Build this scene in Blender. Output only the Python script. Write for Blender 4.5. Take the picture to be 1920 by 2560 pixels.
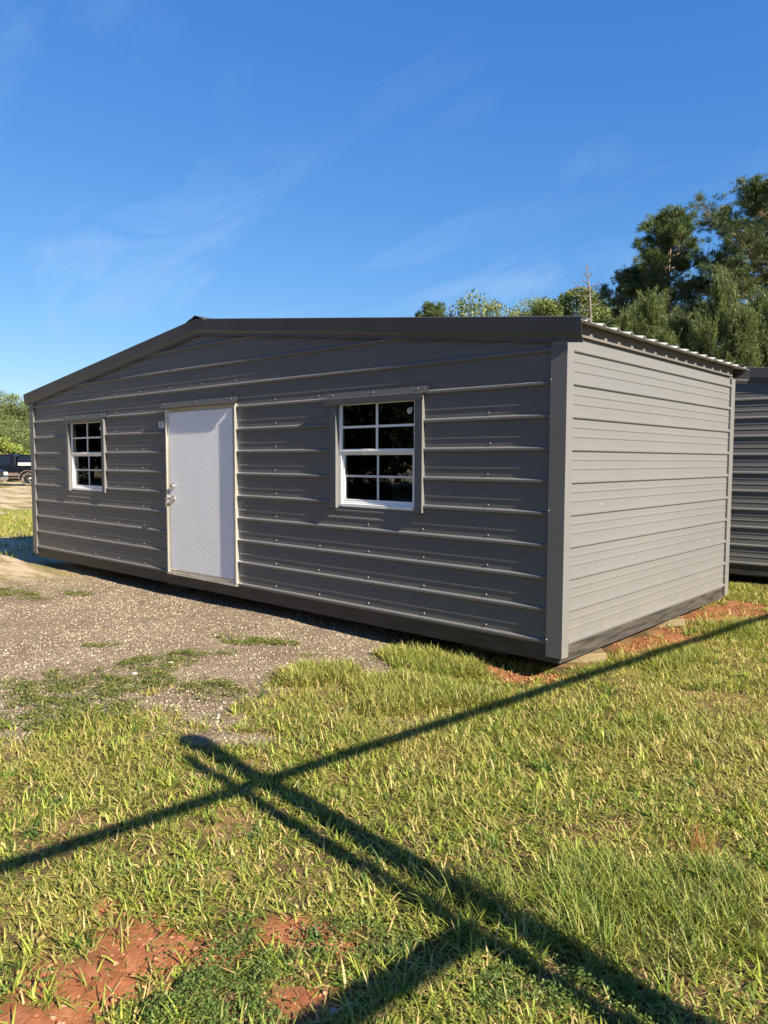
import bpy, bmesh, math, random
import numpy as np
from mathutils import Vector, Matrix

random.seed(7)
RNG = np.random.default_rng(11)
for o in list(bpy.data.objects):
    bpy.data.objects.remove(o, do_unlink=True)
S = bpy.context.scene
COL = S.collection
R = math.radians
G = -0.26                     # ground level; z = 0 is the lowest rib of the shed siding
RIB = 0.2286                  # nine inch rib spacing

# ------------------------------------------------------------------ camera
cam_d = bpy.data.cameras.new("camera")
cam = bpy.data.objects.new("camera", cam_d)
COL.objects.link(cam)
S.camera = cam
CP = Vector((2.528, -4.629, 1.3018))
YAW, PITCH, ROLL = R(-42.2886), R(-3.98), R(0.152)
fw = Vector((math.sin(YAW) * math.cos(PITCH), math.cos(YAW) * math.cos(PITCH), math.sin(PITCH)))
rt = Vector((math.cos(YAW), -math.sin(YAW), 0))
up = rt.cross(fw)
r2 = rt * math.cos(ROLL) + up * math.sin(ROLL)
u2 = up * math.cos(ROLL) - rt * math.sin(ROLL)
cam.matrix_world = Matrix(((r2.x, u2.x, -fw.x, CP.x), (r2.y, u2.y, -fw.y, CP.y), (r2.z, u2.z, -fw.z, CP.z), (0, 0, 0, 1)))
cam_d.sensor_fit = 'VERTICAL'
cam_d.sensor_height = 36.0
cam_d.lens = 36.0 * 1848 / 2560
cam_d.clip_start = 0.05
cam_d.clip_end = 3000
S.render.resolution_x, S.render.resolution_y = 768, 1024

# ------------------------------------------------------------------ sky and sun
SUN_DIR = Vector((-1.62, 0.118, -1.0)).normalized()        # the way the light travels
SUN_EL = math.asin(-SUN_DIR.z)
SUN_ROT = math.atan2(-SUN_DIR.x, -SUN_DIR.y)
W = bpy.data.worlds.new("World")
S.world = W
W.use_nodes = True
nt = W.node_tree
nt.nodes.clear()
def nn(t, typ, **kw):
    n = t.nodes.new(typ)
    for k, v in kw.items():
        setattr(n, k, v)
    return n
sky = nn(nt, 'ShaderNodeTexSky', sky_type='NISHITA')
sky.sun_disc = False
sky.sun_elevation = SUN_EL
sky.sun_rotation = SUN_ROT
sky.altitude = 200
sky.air_density = 1.0
sky.dust_density = 0.25
sky.ozone_density = 2.2
hs = nn(nt, 'ShaderNodeHueSaturation')
hs.inputs['Saturation'].default_value = 1.12
hs.inputs['Hue'].default_value = 0.505
nt.links.new(sky.outputs[0], hs.inputs['Color'])
sp = nn(nt, 'ShaderNodeSeparateColor'); nt.links.new(hs.outputs[0], sp.inputs[0])
sky_rgb = nn(nt, 'ShaderNodeCombineColor')
for i_, (ga, sc_) in enumerate(((1.02, 0.50), (0.743, 0.994), (0.45, 2.245))):      # the camera's colour response to the clear sky
    pw = nn(nt, 'ShaderNodeMath', operation='POWER'); pw.inputs[1].default_value = ga; nt.links.new(sp.outputs[i_], pw.inputs[0])
    ml = nn(nt, 'ShaderNodeMath', operation='MULTIPLY'); ml.inputs[1].default_value = sc_; nt.links.new(pw.outputs[0], ml.inputs[0])
    nt.links.new(ml.outputs[0], sky_rgb.inputs[i_])
tc = nn(nt, 'ShaderNodeTexCoord')
sep = nn(nt, 'ShaderNodeSeparateXYZ')
nt.links.new(tc.outputs['Generated'], sep.inputs[0])
mz0 = nn(nt, 'ShaderNodeMath', operation='MAXIMUM'); mz0.inputs[1].default_value = 0.0
nt.links.new(sep.outputs['Z'], mz0.inputs[0])
mz = nn(nt, 'ShaderNodeMath', operation='ADD'); mz.inputs[1].default_value = 0.22
nt.links.new(mz0.outputs[0], mz.inputs[0])
dx = nn(nt, 'ShaderNodeMath', operation='DIVIDE'); dy = nn(nt, 'ShaderNodeMath', operation='DIVIDE')
nt.links.new(sep.outputs['X'], dx.inputs[0]); nt.links.new(mz.outputs[0], dx.inputs[1])
nt.links.new(sep.outputs['Y'], dy.inputs[0]); nt.links.new(mz.outputs[0], dy.inputs[1])
cb = nn(nt, 'ShaderNodeCombineXYZ')
nt.links.new(dx.outputs[0], cb.inputs[0]); nt.links.new(dy.outputs[0], cb.inputs[1])
mp = nn(nt, 'ShaderNodeMapping')
mp.inputs['Rotation'].default_value = (0, 0, R(-132))
mp.inputs['Scale'].default_value = (0.75, 2.3, 1)
mp.inputs['Location'].default_value = (1.35, 2.2, 0)
nt.links.new(cb.outputs[0], mp.inputs[0])
n1 = nn(nt, 'ShaderNodeTexNoise'); n1.inputs['Scale'].default_value = 1.6; n1.inputs['Detail'].default_value = 9; n1.inputs['Roughness'].default_value = 0.62; n1.inputs['Distortion'].default_value = 0.7
n2 = nn(nt, 'ShaderNodeTexNoise'); n2.inputs['Scale'].default_value = 1.1; n2.inputs['Detail'].default_value = 3
nt.links.new(mp.outputs[0], n1.inputs[0]); mp2 = nn(nt, 'ShaderNodeMapping'); mp2.inputs['Rotation'].default_value = (0, 0, R(-132)); mp2.inputs['Scale'].default_value = (0.6, 1.4, 1); mp2.inputs['Location'].default_value = (3.0, 0.6, 0)
nt.links.new(cb.outputs[0], mp2.inputs[0]); nt.links.new(mp2.outputs[0], n2.inputs[0])
r1 = nn(nt, 'ShaderNodeMapRange'); r1.inputs[1].default_value = 0.50; r1.inputs[2].default_value = 0.85
r3 = nn(nt, 'ShaderNodeMapRange'); r3.inputs[1].default_value = 0.46; r3.inputs[2].default_value = 0.68
nt.links.new(n1.outputs[0], r1.inputs[0]); nt.links.new(n2.outputs[0], r3.inputs[0])
mu = nn(nt, 'ShaderNodeMath', operation='MULTIPLY'); nt.links.new(r1.outputs[0], mu.inputs[0]); nt.links.new(r3.outputs[0], mu.inputs[1])
mu2 = nn(nt, 'ShaderNodeMath', operation='MULTIPLY'); mu2.inputs[1].default_value = 0.60; nt.links.new(mu.outputs[0], mu2.inputs[0])
mix = nn(nt, 'ShaderNodeMix', data_type='RGBA')
mix.inputs['B'].default_value = (3.6, 4.6, 6.0, 1)
nt.links.new(mu2.outputs[0], mix.inputs['Factor']); nt.links.new(sky_rgb.outputs[0], mix.inputs['A'])
bg = nn(nt, 'ShaderNodeBackground'); bg.inputs['Strength'].default_value = 0.0615
nt.links.new(mix.outputs['Result'], bg.inputs['Color'])
wo = nn(nt, 'ShaderNodeOutputWorld'); nt.links.new(bg.outputs[0], wo.inputs[0])

sl = bpy.data.lights.new("sun", 'SUN')
sl.energy = 5.0
sl.angle = R(0.53)
sl.color = (1.0, 0.885, 0.715)
sun = bpy.data.objects.new("sun", sl)
sun.rotation_euler = SUN_DIR.to_track_quat('-Z', 'Y').to_euler()
sun.location = (20, -5, 15)
COL.objects.link(sun)
S.view_settings.view_transform = 'Standard'
S.view_settings.look = 'None'
S.view_settings.exposure = 1.56
S.view_settings.gamma = 1.0
S.view_settings.use_curve_mapping = False

# ------------------------------------------------------------------ helpers
def tag(o, label=None, cat=None, group=None, kind=None):
    if label: o['label'] = label
    if cat: o['category'] = cat
    if group: o['group'] = group
    if kind: o['kind'] = kind
    return o

def empty(name, loc, rz=0.0):
    o = bpy.data.objects.new(name, None)
    o.empty_display_size = 0.2
    o.location = loc
    o.rotation_euler = (0, 0, rz)
    COL.objects.link(o)
    return o

def link(name, me, mat, parent=None, loc=None):
    o = bpy.data.objects.new(name, me)
    if mat is not None and len(me.materials) == 0:
        me.materials.append(mat)
    if parent is not None:
        o.parent = parent
    if loc is not None:
        o.location = loc
    COL.objects.link(o)
    return o

def copy_tree(o, parent=None):
    c = o.copy()
    COL.objects.link(c)
    c.parent = parent
    for ch in list(o.children):
        copy_tree(ch, c)
    return c

class MB:
    def __init__(s):
        s.v, s.f = [], []
    def add(s, vs, fs):
        b = len(s.v)
        s.v.extend([tuple(q) for q in vs])
        s.f.extend([tuple(b + i for i in f) for f in fs])
    def box(s, x0, x1, y0, y1, z0, z1):
        s.add([(x0, y0, z0), (x1, y0, z0), (x1, y1, z0), (x0, y1, z0), (x0, y0, z1), (x1, y0, z1), (x1, y1, z1), (x0, y1, z1)],
              [(0, 3, 2, 1), (4, 5, 6, 7), (0, 1, 5, 4), (1, 2, 6, 5), (2, 3, 7, 6), (3, 0, 4, 7)])
    def prism(s, poly, a, b, f):
        """closed polygon of 2-D points swept from a to b; f(p, q, t) gives the 3-D point"""
        n = len(poly)
        s.add([f(p, q, a) for p, q in poly] + [f(p, q, b) for p, q in poly],
              [tuple(range(n))[::-1], tuple(range(n, 2 * n))] + [(i, (i + 1) % n, n + (i + 1) % n, n + i) for i in range(n)])
    def strip(s, line, a, b, f):
        """open sheet: polyline swept from a to b"""
        n = len(line)
        s.add([f(p, q, a) for p, q in line] + [f(p, q, b) for p, q in line],
              [(i, i + 1, n + i + 1, n + i) for i in range(n - 1)])
    def tube(s, pts, rad, n=8, cap=True):
        pts = [Vector(p) for p in pts]
        rings = []
        b = len(s.v)
        for i, p in enumerate(pts):
            d = (pts[min(i + 1, len(pts) - 1)] - pts[max(i - 1, 0)]).normalized()
            a = d.orthogonal().normalized() if abs(d.z) > 0.95 else d.cross(Vector((0, 0, 1))).normalized()
            c = d.cross(a)
            r = rad[i] if hasattr(rad, '__len__') else rad
            for k in range(n):
                t = 2 * math.pi * k / n
                s.v.append(tuple(p + (a * math.cos(t) + c * math.sin(t)) * r))
        for i in range(len(pts) - 1):
            for k in range(n):
                s.f.append((b + i * n + k, b + i * n + (k + 1) % n, b + (i + 1) * n + (k + 1) % n, b + (i + 1) * n + k))
        if cap:
            s.f.append(tuple(b + k for k in range(n))[::-1])
            s.f.append(tuple(b + (len(pts) - 1) * n + k for k in range(n)))
    def mesh(s, name, smooth=False, fix=True):
        me = bpy.data.meshes.new(name)
        me.from_pydata(s.v, [], s.f)
        if fix:
            bm = bmesh.new(); bm.from_mesh(me)
            bmesh.ops.recalc_face_normals(bm, faces=bm.faces)
            bm.to_mesh(me); bm.free()
        if smooth:
            me.polygons.foreach_set('use_smooth', [True] * len(me.polygons))
        me.update()
        return me
    def build(s, name, mat, parent=None, loc=None, smooth=False, bevel=0.0, fix=True):
        me = s.mesh(name, smooth, fix)
        if bevel:
            bm = bmesh.new(); bm.from_mesh(me)
            bmesh.ops.bevel(bm, geom=[e for e in bm.edges if len(e.link_faces) == 2 and e.calc_face_angle(0) > 0.5], offset=bevel, segments=1, affect='EDGES', clamp_overlap=True)
            bm.to_mesh(me); bm.free()
        return link(name, me, mat, parent, loc)

def np_mesh(name, V, F, colors=None, smooth=False):
    """V (n,3); F list of arrays of faces, each (m,k)"""
    me = bpy.data.meshes.new(name)
    me.vertices.add(len(V))
    me.vertices.foreach_set('co', np.ascontiguousarray(V, dtype=np.float32).ravel())
    loops = np.concatenate([f.ravel() for f in F]).astype(np.int32)
    starts, tot, off = [], [], 0
    for f in F:
        m, k = f.shape
        starts.append(off + np.arange(m) * k); off += m * k
    starts = np.concatenate(starts).astype(np.int32)
    me.loops.add(len(loops)); me.polygons.add(len(starts))
    me.loops.foreach_set('vertex_index', loops)
    me.polygons.foreach_set('loop_start', starts)
    me.update(calc_edges=True)
    if smooth:
        me.polygons.foreach_set('use_smooth', np.ones(len(starts), dtype=bool))
    if colors is not None:
        a = me.color_attributes.new('tint', 'FLOAT_COLOR', 'POINT')
        c = np.ones((len(V), 4), dtype=np.float32); c[:, :3] = colors
        a.data.foreach_set('color', c.ravel())
    me.validate()
    return me

# smooth value noise, used for placing things and for the ground masks
_T = np.random.default_rng(5).random((256, 256))
def vnoise(x, y, sc=1.0, seed=0):
    x = np.asarray(x) * sc + seed * 17.31; y = np.asarray(y) * sc + seed * 9.77
    xi, yi = np.floor(x).astype(int), np.floor(y).astype(int)
    fx, fy = x - xi, y - yi
    fx, fy = fx * fx * (3 - 2 * fx), fy * fy * (3 - 2 * fy)
    g = lambda a, b: _T[a & 255, b & 255]
    return (g(xi, yi) * (1 - fx) + g(xi + 1, yi) * fx) * (1 - fy) + (g(xi, yi + 1) * (1 - fx) + g(xi + 1, yi + 1) * fx) * fy
def fbm(x, y, sc=1.0, seed=0, o=4):
    t = 0; a = 1; s = 0
    for i in range(o):
        t = t + a * vnoise(x, y, sc * 2 ** i, seed + i * 3); s += a; a *= 0.5
    return t / s
def sst(a, b, x):
    t = np.clip((x - a) / (b - a), 0, 1)
    return t * t * (3 - 2 * t)

# ------------------------------------------------------------------ materials
def mat(name, base, rough=0.5, metal=0.0, spec=0.5, **kw):
    m = bpy.data.materials.new(name)
    m.use_nodes = True
    t = m.node_tree
    p = t.nodes['Principled BSDF']
    p.inputs['Base Color'].default_value = (*base, 1)
    p.inputs['Roughness'].default_value = rough
    p.inputs['Metallic'].default_value = metal
    p.inputs['Specular IOR Level'].default_value = spec
    for k, v in kw.items():
        p.inputs[k.replace('_', ' ')].default_value = v
    return m
def noise_col(m, a, b, scale, detail=4, rough_var=None, stretch=None, bump=0.0, bump_scale=None, lo=0.35, hi=0.65):
    t = m.node_tree
    p = t.nodes['Principled BSDF']
    c = nn(t, 'ShaderNodeTexCoord')
    src = c.outputs['Object']
    if stretch:
        q = nn(t, 'ShaderNodeMapping'); q.inputs['Scale'].default_value = stretch
        t.links.new(src, q.inputs[0]); src = q.outputs[0]
    n = nn(t, 'ShaderNodeTexNoise'); n.inputs['Scale'].default_value = scale; n.inputs['Detail'].default_value = detail
    t.links.new(src, n.inputs[0])
    r = nn(t, 'ShaderNodeValToRGB')
    r.color_ramp.elements[0].position = lo; r.color_ramp.elements[1].position = hi
    r.color_ramp.elements[0].color = (*a, 1); r.color_ramp.elements[1].color = (*b, 1)
    t.links.new(n.outputs[0], r.inputs[0]); t.links.new(r.outputs[0], p.inputs['Base Color'])
    if rough_var:
        mr = nn(t, 'ShaderNodeMapRange'); mr.inputs[3].default_value, mr.inputs[4].default_value = rough_var
        t.links.new(n.outputs[0], mr.inputs[0]); t.links.new(mr.outputs[0], p.inputs['Roughness'])
    if bump:
        n3 = n
        if bump_scale:
            n3 = nn(t, 'ShaderNodeTexNoise'); n3.inputs['Scale'].default_value = bump_scale; n3.inputs['Detail'].default_value = 3
            t.links.new(src, n3.inputs[0])
        b_ = nn(t, 'ShaderNodeBump'); b_.inputs['Strength'].default_value = 1.0; b_.inputs['Distance'].default_value = bump
        t.links.new(n3.outputs[0], b_.inputs['Height']); t.links.new(b_.outputs[0], p.inputs['Normal'])
    return m
def tint_mat(name, rough=0.6, transl=0.35, spec=0.3):
    """plant matter: colour from the mesh's tint attribute, some light let through"""
    m = bpy.data.materials.new(name); m.use_nodes = True
    t = m.node_tree
    p = t.nodes['Principled BSDF']
    a = nn(t, 'ShaderNodeAttribute', attribute_name='tint')
    t.links.new(a.outputs['Color'], p.inputs['Base Color'])
    p.inputs['Roughness'].default_value = rough
    p.inputs['Specular IOR Level'].default_value = spec
    if transl:
        tr = nn(t, 'ShaderNodeBsdfTranslucent')
        g = nn(t, 'ShaderNodeMix', data_type='RGBA', blend_type='MULTIPLY'); g.inputs['Factor'].default_value = 1.0
        g.inputs['B'].default_value = (1.25, 1.2, 0.6, 1)
        t.links.new(a.outputs['Color'], g.inputs['A']); t.links.new(g.outputs['Result'], tr.inputs[0])
        mx = nn(t, 'ShaderNodeMixShader'); mx.inputs[0].default_value = transl
        t.links.new(p.outputs[0], mx.inputs[1]); t.links.new(tr.outputs[0], mx.inputs[2])
        t.links.new(mx.outputs[0], t.nodes['Material Output'].inputs[0])
    return m

M = {}
M['siding'] = noise_col(mat('painted_steel_siding', (0.13, 0.13, 0.13), 0.36, 0.0, 0.25), (0.128, 0.1275, 0.126), (0.135, 0.134, 0.132), 0.9, 3, (0.36, 0.46), bump=0.0012, bump_scale=0.75)
M['trim'] = noise_col(mat('painted_steel_trim', (0.13, 0.13, 0.13), 0.38, 0.0, 0.25), (0.126, 0.1255, 0.124), (0.134, 0.133, 0.131), 2.0, 4, (0.34, 0.44), bump=0.001, bump_scale=2.2)
M['fascia'] = noise_col(mat('painted_steel_fascia', (0.085, 0.083, 0.085), 0.40, 0.0, 0.35), (0.080, 0.078, 0.080), (0.092, 0.090, 0.092), 2.0, 4, (0.36, 0.46), bump=0.0012, bump_scale=1.5)
M['roof'] = noise_col(mat('galvalume_roof', (0.55, 0.55, 0.54), 0.42, 0.2), (0.50, 0.50, 0.49), (0.60, 0.60, 0.59), 12, 5, (0.36, 0.5))
M['ridge'] = mat('dark_ridge_cap', (0.07, 0.07, 0.072), 0.5)
M['eave'] = noise_col(mat('eave_board', (0.10, 0.092, 0.085), 0.7), (0.085, 0.078, 0.072), (0.115, 0.105, 0.095), 5, 5, stretch=(1, 0.15, 1))
M['rim'] = noise_col(mat('black_stained_rim_board', (0.035, 0.03, 0.026), 0.55), (0.018, 0.016, 0.015), (0.060, 0.052, 0.046), 22, 6, (0.4, 0.65), stretch=(0.14, 0.14, 1.6), bump=0.002)
M['screw'] = mat('painted_screw', (0.30, 0.30, 0.30), 0.3, 0.5)
M['alu'] = noise_col(mat('mill_aluminium', (0.62, 0.60, 0.55), 0.34, 0.75), (0.54, 0.52, 0.47), (0.68, 0.66, 0.61), 6, 4, (0.28, 0.42), stretch=(1, 1, 0.15))
M['door'] = noise_col(mat('embossed_white_door', (0.78, 0.79, 0.80), 0.42), (0.76, 0.775, 0.79), (0.80, 0.81, 0.82), 3.0, 3, None, bump=0.006, bump_scale=80)
M['chrome'] = mat('brushed_nickel', (0.70, 0.68, 0.64), 0.2, 1.0)
M['vinyl'] = mat('white_vinyl', (0.80, 0.80, 0.78), 0.35)
M['grid'] = mat('grille_between_glass', (0.62, 0.64, 0.65), 0.4)
M['label'] = mat('white_label', (0.72, 0.73, 0.75), 0.5)
M['ink'] = mat('blue_black_ink', (0.035, 0.05, 0.09), 0.5)
M['ink_red'] = mat('faded_red_ink', (0.42, 0.22, 0.20), 0.6)
M['wood'] = noise_col(mat('treated_lumber', (0.18, 0.14, 0.08), 0.8), (0.11, 0.085, 0.045), (0.24, 0.185, 0.10), 9, 6, stretch=(0.25, 1.6, 1.6), bump=0.002)
M['stud'] = noise_col(mat('pine_stud', (0.45, 0.32, 0.17), 0.75), (0.40, 0.27, 0.14), (0.52, 0.38, 0.22), 8, 5, stretch=(2, 2, 0.3))
M['ply'] = noise_col(mat('plywood_floor', (0.38, 0.28, 0.17), 0.8), (0.32, 0.24, 0.14), (0.45, 0.34, 0.21), 6, 5, stretch=(0.3, 2, 1))
def foot_dust(m, z_top):
    t = m.node_tree; p = t.nodes['Principled BSDF']; L = t.links.new
    src = p.inputs['Base Color'].links[0].from_socket
    c = nn(t, 'ShaderNodeTexCoord'); sx = nn(t, 'ShaderNodeSeparateXYZ'); L(c.outputs['Object'], sx.inputs[0])
    n = nn(t, 'ShaderNodeTexNoise'); n.inputs['Scale'].default_value = 7; n.inputs['Detail'].default_value = 7; L(c.outputs['Object'], n.inputs[0])
    a = nn(t, 'ShaderNodeMapRange'); a.inputs[1].default_value = z_top; a.inputs[2].default_value = -0.02; a.inputs[3].default_value = 0; a.inputs[4].default_value = 0.30; L(sx.outputs['Z'], a.inputs[0])
    b = nn(t, 'ShaderNodeMapRange'); b.inputs[1].default_value = 0.42; b.inputs[2].default_value = 0.72; L(n.outputs[0], b.inputs[0])
    mu_ = nn(t, 'ShaderNodeMath', operation='MULTIPLY'); L(a.outputs[0], mu_.inputs[0]); L(b.outputs[0], mu_.inputs[1])
    x = nn(t, 'ShaderNodeMix', data_type='RGBA'); x.inputs['B'].default_value = (0.21, 0.165, 0.12, 1)
    L(mu_.outputs[0], x.inputs['Factor']); L(src, x.inputs['A']); L(x.outputs['Result'], p.inputs['Base Color'])
foot_dust(M['siding'], 0.42)
foot_dust(M['trim'], 0.35)
def glass_mat():
    m = bpy.data.materials.new('window_glass'); m.use_nodes = True
    t = m.node_tree; t.nodes.remove(t.nodes['Principled BSDF'])
    g = nn(t, 'ShaderNodeBsdfGlossy'); g.inputs['Roughness'].default_value = 0.01; g.inputs['Color'].default_value = (0.95, 0.97, 1, 1)
    tr = nn(t, 'ShaderNodeBsdfTransparent'); tr.inputs[0].default_value = (0.62, 0.66, 0.66, 1)
    fr = nn(t, 'ShaderNodeFresnel'); fr.inputs[0].default_value = 1.5
    tn = nn(t, 'ShaderNodeTexCoord'); no = nn(t, 'ShaderNodeTexNoise'); no.inputs['Scale'].default_value = 3.0
    bu = nn(t, 'ShaderNodeBump'); bu.inputs['Distance'].default_value = 0.0015; bu.inputs['Strength'].default_value = 0.5
    t.links.new(tn.outputs['Object'], no.inputs[0]); t.links.new(no.outputs[0], bu.inputs['Height']); t.links.new(bu.outputs[0], g.inputs['Normal'])
    mx = nn(t, 'ShaderNodeMixShader')
    t.links.new(fr.outputs[0], mx.inputs[0]); t.links.new(tr.outputs[0], mx.inputs[1]); t.links.new(g.outputs[0], mx.inputs[2])
    t.links.new(mx.outputs[0], t.nodes['Material Output'].inputs[0])
    return m
M['glass'] = glass_mat()
M['grass'] = tint_mat('grass_blade', 0.5, 0.40, 0.35)
M['leaf'] = tint_mat('tree_leaf', 0.5, 0.30, 0.35)
M['needle'] = tint_mat('pine_needle', 0.5, 0.22, 0.35)
M['stone'] = tint_mat('crushed_stone', 0.85, 0.0, 0.3)
M['bark'] = noise_col(mat('pine_bark', (0.16, 0.11, 0.075), 0.9), (0.09, 0.065, 0.05), (0.25, 0.17, 0.12), 7, 6, stretch=(1, 1, 0.3), bump=0.03)
M['bark2'] = noise_col(mat('grey_bark', (0.17, 0.15, 0.12), 0.9), (0.11, 0.095, 0.08), (0.26, 0.23, 0.19), 7, 6, stretch=(1, 1, 0.3), bump=0.02)
M['dead'] = noise_col(mat('bare_dead_wood', (0.12, 0.10, 0.085), 0.9), (0.075, 0.062, 0.052), (0.16, 0.135, 0.115), 5, 5)

# ------------------------------------------------------------------ ground
# masks over the ground: gravel, red clay, dry thatch; shared by the sheet's material and by the planting below
GB_Y = np.array([-9, -6, -4, -3.1, -2.6, -1.8, -1.2, -0.5, 0.0, 3.0, 9.0])
GB_X = np.array([-3.0, -2.6, -2.1, -1.75, -1.5, -1.05, -0.95, -1.05, -1.45, -2.2, -3.0])
def blob(x, y, cx, cy, rx, ry, ang=0, rough=0.45, seed=0, sc=5.0):
    c, s = math.cos(ang), math.sin(ang)
    u = ((x - cx) * c + (y - cy) * s) / rx
    v = (-(x - cx) * s + (y - cy) * c) / ry
    return 1 - np.sqrt(u * u + v * v) + rough * (fbm(x, y, sc, seed, 3) - 0.5) * 2
CLAY = [(0.41, -3.42, 0.30, 0.17, 0.6), (0.45, -3.66, 0.26, 0.11, 0.6), (0.52, -3.84, 0.30, 0.13, 0.7), (0.79, -3.09, 0.22, 0.10, 0.5),
        (1.02, -3.27, 0.18, 0.11, 0.8), (0.02, 1.75, 0.20, 0.72, 0.0), (0.12, 3.4, 0.40, 0.75, 0.0), (-0.25, -0.05, 0.35, 0.16, 0.0), (1.55, -0.15, 0.26, 0.08, 0.6)]
GRAV2 = [(-0.78, -2.22, 0.34, 0.13, 0.7)]
WEED = [(-2.32, -2.38, 0.46, 0.46, 0.75), (-1.86, -2.62, 0.36, 0.34, 0.8), (-2.40, -1.70, 0.28, 0.26, 0.8), (-1.60, -1.80, 0.22, 0.26, 0.8), (-2.10, -2.08, 0.26, 0.22, 0.7), (-2.62, -0.78, 0.30, 0.16, 0.7), (-2.25, -0.62, 0.16, 0.10, 0.7), (-3.35, -1.72, 0.20, 0.07, 0.6),
        (-2.5, -1.32, 0.24, 0.12, 0.8), (-6.6, -1.25, 0.75, 0.17, 0.2), (-5.9, -0.72, 0.35, 0.1, 0.2), (-2.0, -3.05, 0.4, 0.2, 0.8)]
CLOVER = [(0.64, -3.27, 0.27, 0.15, 0.7), (0.86, -3.36, 0.22, 0.13, 0.7), (0.40, -3.72, 0.20, 0.07, 0.7), (0.74, -3.56, 0.24, 0.12, 0.7), (0.92, -3.0, 0.2, 0.1, 0.7), (1.5, -2.75, 0.25, 0.12, 0.5), (0.35, -3.9, 0.15, 0.08, 0.7)]
TUFT = [(-1.32, -1.08, 0.34, 0.26, 0.8), (-1.12, -0.20, 0.32, 0.24, 0.4), (-0.75, -0.35, 0.35, 0.25, 0.3), (-0.55, -0.95, 0.5, 0.4, 0.5)]
FINE = [(1.48, -2.22, 0.42, 0.34, 0.7), (1.75, -2.0, 0.35, 0.3, 0.7), (0.35, 1.3, 0.28, 0.5, 0.0), (0.42, 2.6, 0.25, 0.4, 0.0), (1.1, -2.5, 0.3, 0.15, 0.6)]
def masks(x, y):
    nz = fbm(x, y, 2.2, 1, 4) - 0.5
    grav = sst(-0.55, 0.55, np.interp(y, GB_Y, GB_X) - x + 2.4 * nz)
    far = sst(6.3, 7.6, -x + 1.1 * nz + 0.25 * y)                      # beyond the parking strip the ground turns sandy
    for i, b in enumerate(GRAV2):
        grav = np.maximum(grav, sst(-0.05, 0.3, blob(x, y, *b, seed=40 + i)))
    clay = np.zeros_like(x)
    for i, b in enumerate(CLAY):
        clay = np.maximum(clay, sst(-0.25, 0.40, blob(x, y, *b, rough=0.75, seed=i, sc=7)))
    weed = np.zeros_like(x)
    for i, b in enumerate(WEED):
        weed = np.maximum(weed, sst(-0.1, 0.35, blob(x, y, *b, rough=0.7, seed=20 + i, sc=5)))
    clover = np.zeros_like(x)
    for i, b in enumerate(CLOVER):
        clover = np.maximum(clover, sst(-0.1, 0.35, blob(x, y, *b, rough=0.6, seed=60 + i, sc=7)))
    clover = clover * (1 - 0.9 * clay)
    tuft = np.zeros_like(x)
    for i, b in enumerate(TUFT):
        tuft = np.maximum(tuft, sst(-0.05, 0.3, blob(x, y, *b, rough=0.6, seed=80 + i, sc=4)))
    fine = np.zeros_like(x)
    for i, b in enumerate(FINE):
        fine = np.maximum(fine, sst(-0.05, 0.5, blob(x, y, *b, rough=0.5, seed=90 + i, sc=4)))
    grav = grav * (1 - 0.85 * tuft)
    dist = np.hypot(x - CP.x, y - CP.y)
    bare = sst(0.57, 0.68, fbm(x, y, 3.1, 33, 3)) * (1 - 0.6 * fine)
    edge = sst(0.02, 0.5, grav) * (1 - sst(0.5, 0.98, grav))          # where gravel thins into the lawn
    lawn = (1 - grav) * (1 - 0.93 * clay) * (1 - far) * (1 - 0.30 * bare)
    return dict(grav=grav, far=far, clay=clay, weed=weed, clover=clover, tuft=tuft, fine=fine, lawn=lawn, bare=bare, edge=edge, dist=dist)

def ground_h(x, y):
    d = np.hypot(x + 1, y + 1)
    near = 1 - sst(14, 30, d)
    h = near * (0.07 * (fbm(x, y, 0.45, 50, 3) - 0.5) + 0.022 * (fbm(x, y, 3.0, 51, 3) - 0.5))
    return G + h - 0.0012 * np.clip(d - 12, 0, 70)

def ground_sheet():
    # one sheet: fine squares near the camera, growing towards the horizon
    def axis(lo, hi, step, far):
        a = list(np.arange(lo, hi + 1e-6, step))
        s = step; r = [a[-1]]
        while r[-1] < far: s *= 1.28; r.append(r[-1] + s)
        s = step; l = [a[0]]
        while l[-1] > -far: s *= 1.28; l.append(l[-1] - s)
        return np.array(l[1:][::-1] + a + r[1:])
    xs = axis(-7.5, 3.2, 0.042, 1500.0); ys = axis(-5.2, 4.6, 0.042, 1500.0)
    X, Y = np.meshgrid(xs, ys, indexing='xy')
    x, y = X.ravel(), Y.ravel()
    m = masks(x, y)
    z = ground_h(x, y)
    nearf = 1 - sst(10, 14, np.hypot(x + 1, y + 1))
    z = z + nearf * (m['clay'] * 0.034 * (fbm(x, y, 5, 70, 2) - 0.60) + m['grav'] * 0.010 * (fbm(x, y, 22, 71, 2) - 0.5))
    nx, ny = len(xs), len(ys)
    i, j = np.meshgrid(np.arange(nx - 1), np.arange(ny - 1), indexing='xy')
    a = (j * nx + i).ravel()
    F = np.stack([a, a + 1, a + 1 + nx, a + nx], 1)
    me = np_mesh('ground', np.stack([x, y, z], 1), [F], np.stack([m['grav'], m['clay'], np.maximum(m['edge'], m['bare'])], 1), smooth=True)
    b = me.color_attributes.new('zone', 'FLOAT_COLOR', 'POINT')
    c = np.ones((len(x), 4), dtype=np.float32); c[:, 0] = m['far']; c[:, 1] = np.maximum(m['weed'], m['clover']); c[:, 2] = m['fine']
    b.data.foreach_set('color', c.ravel())
    return me

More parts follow.
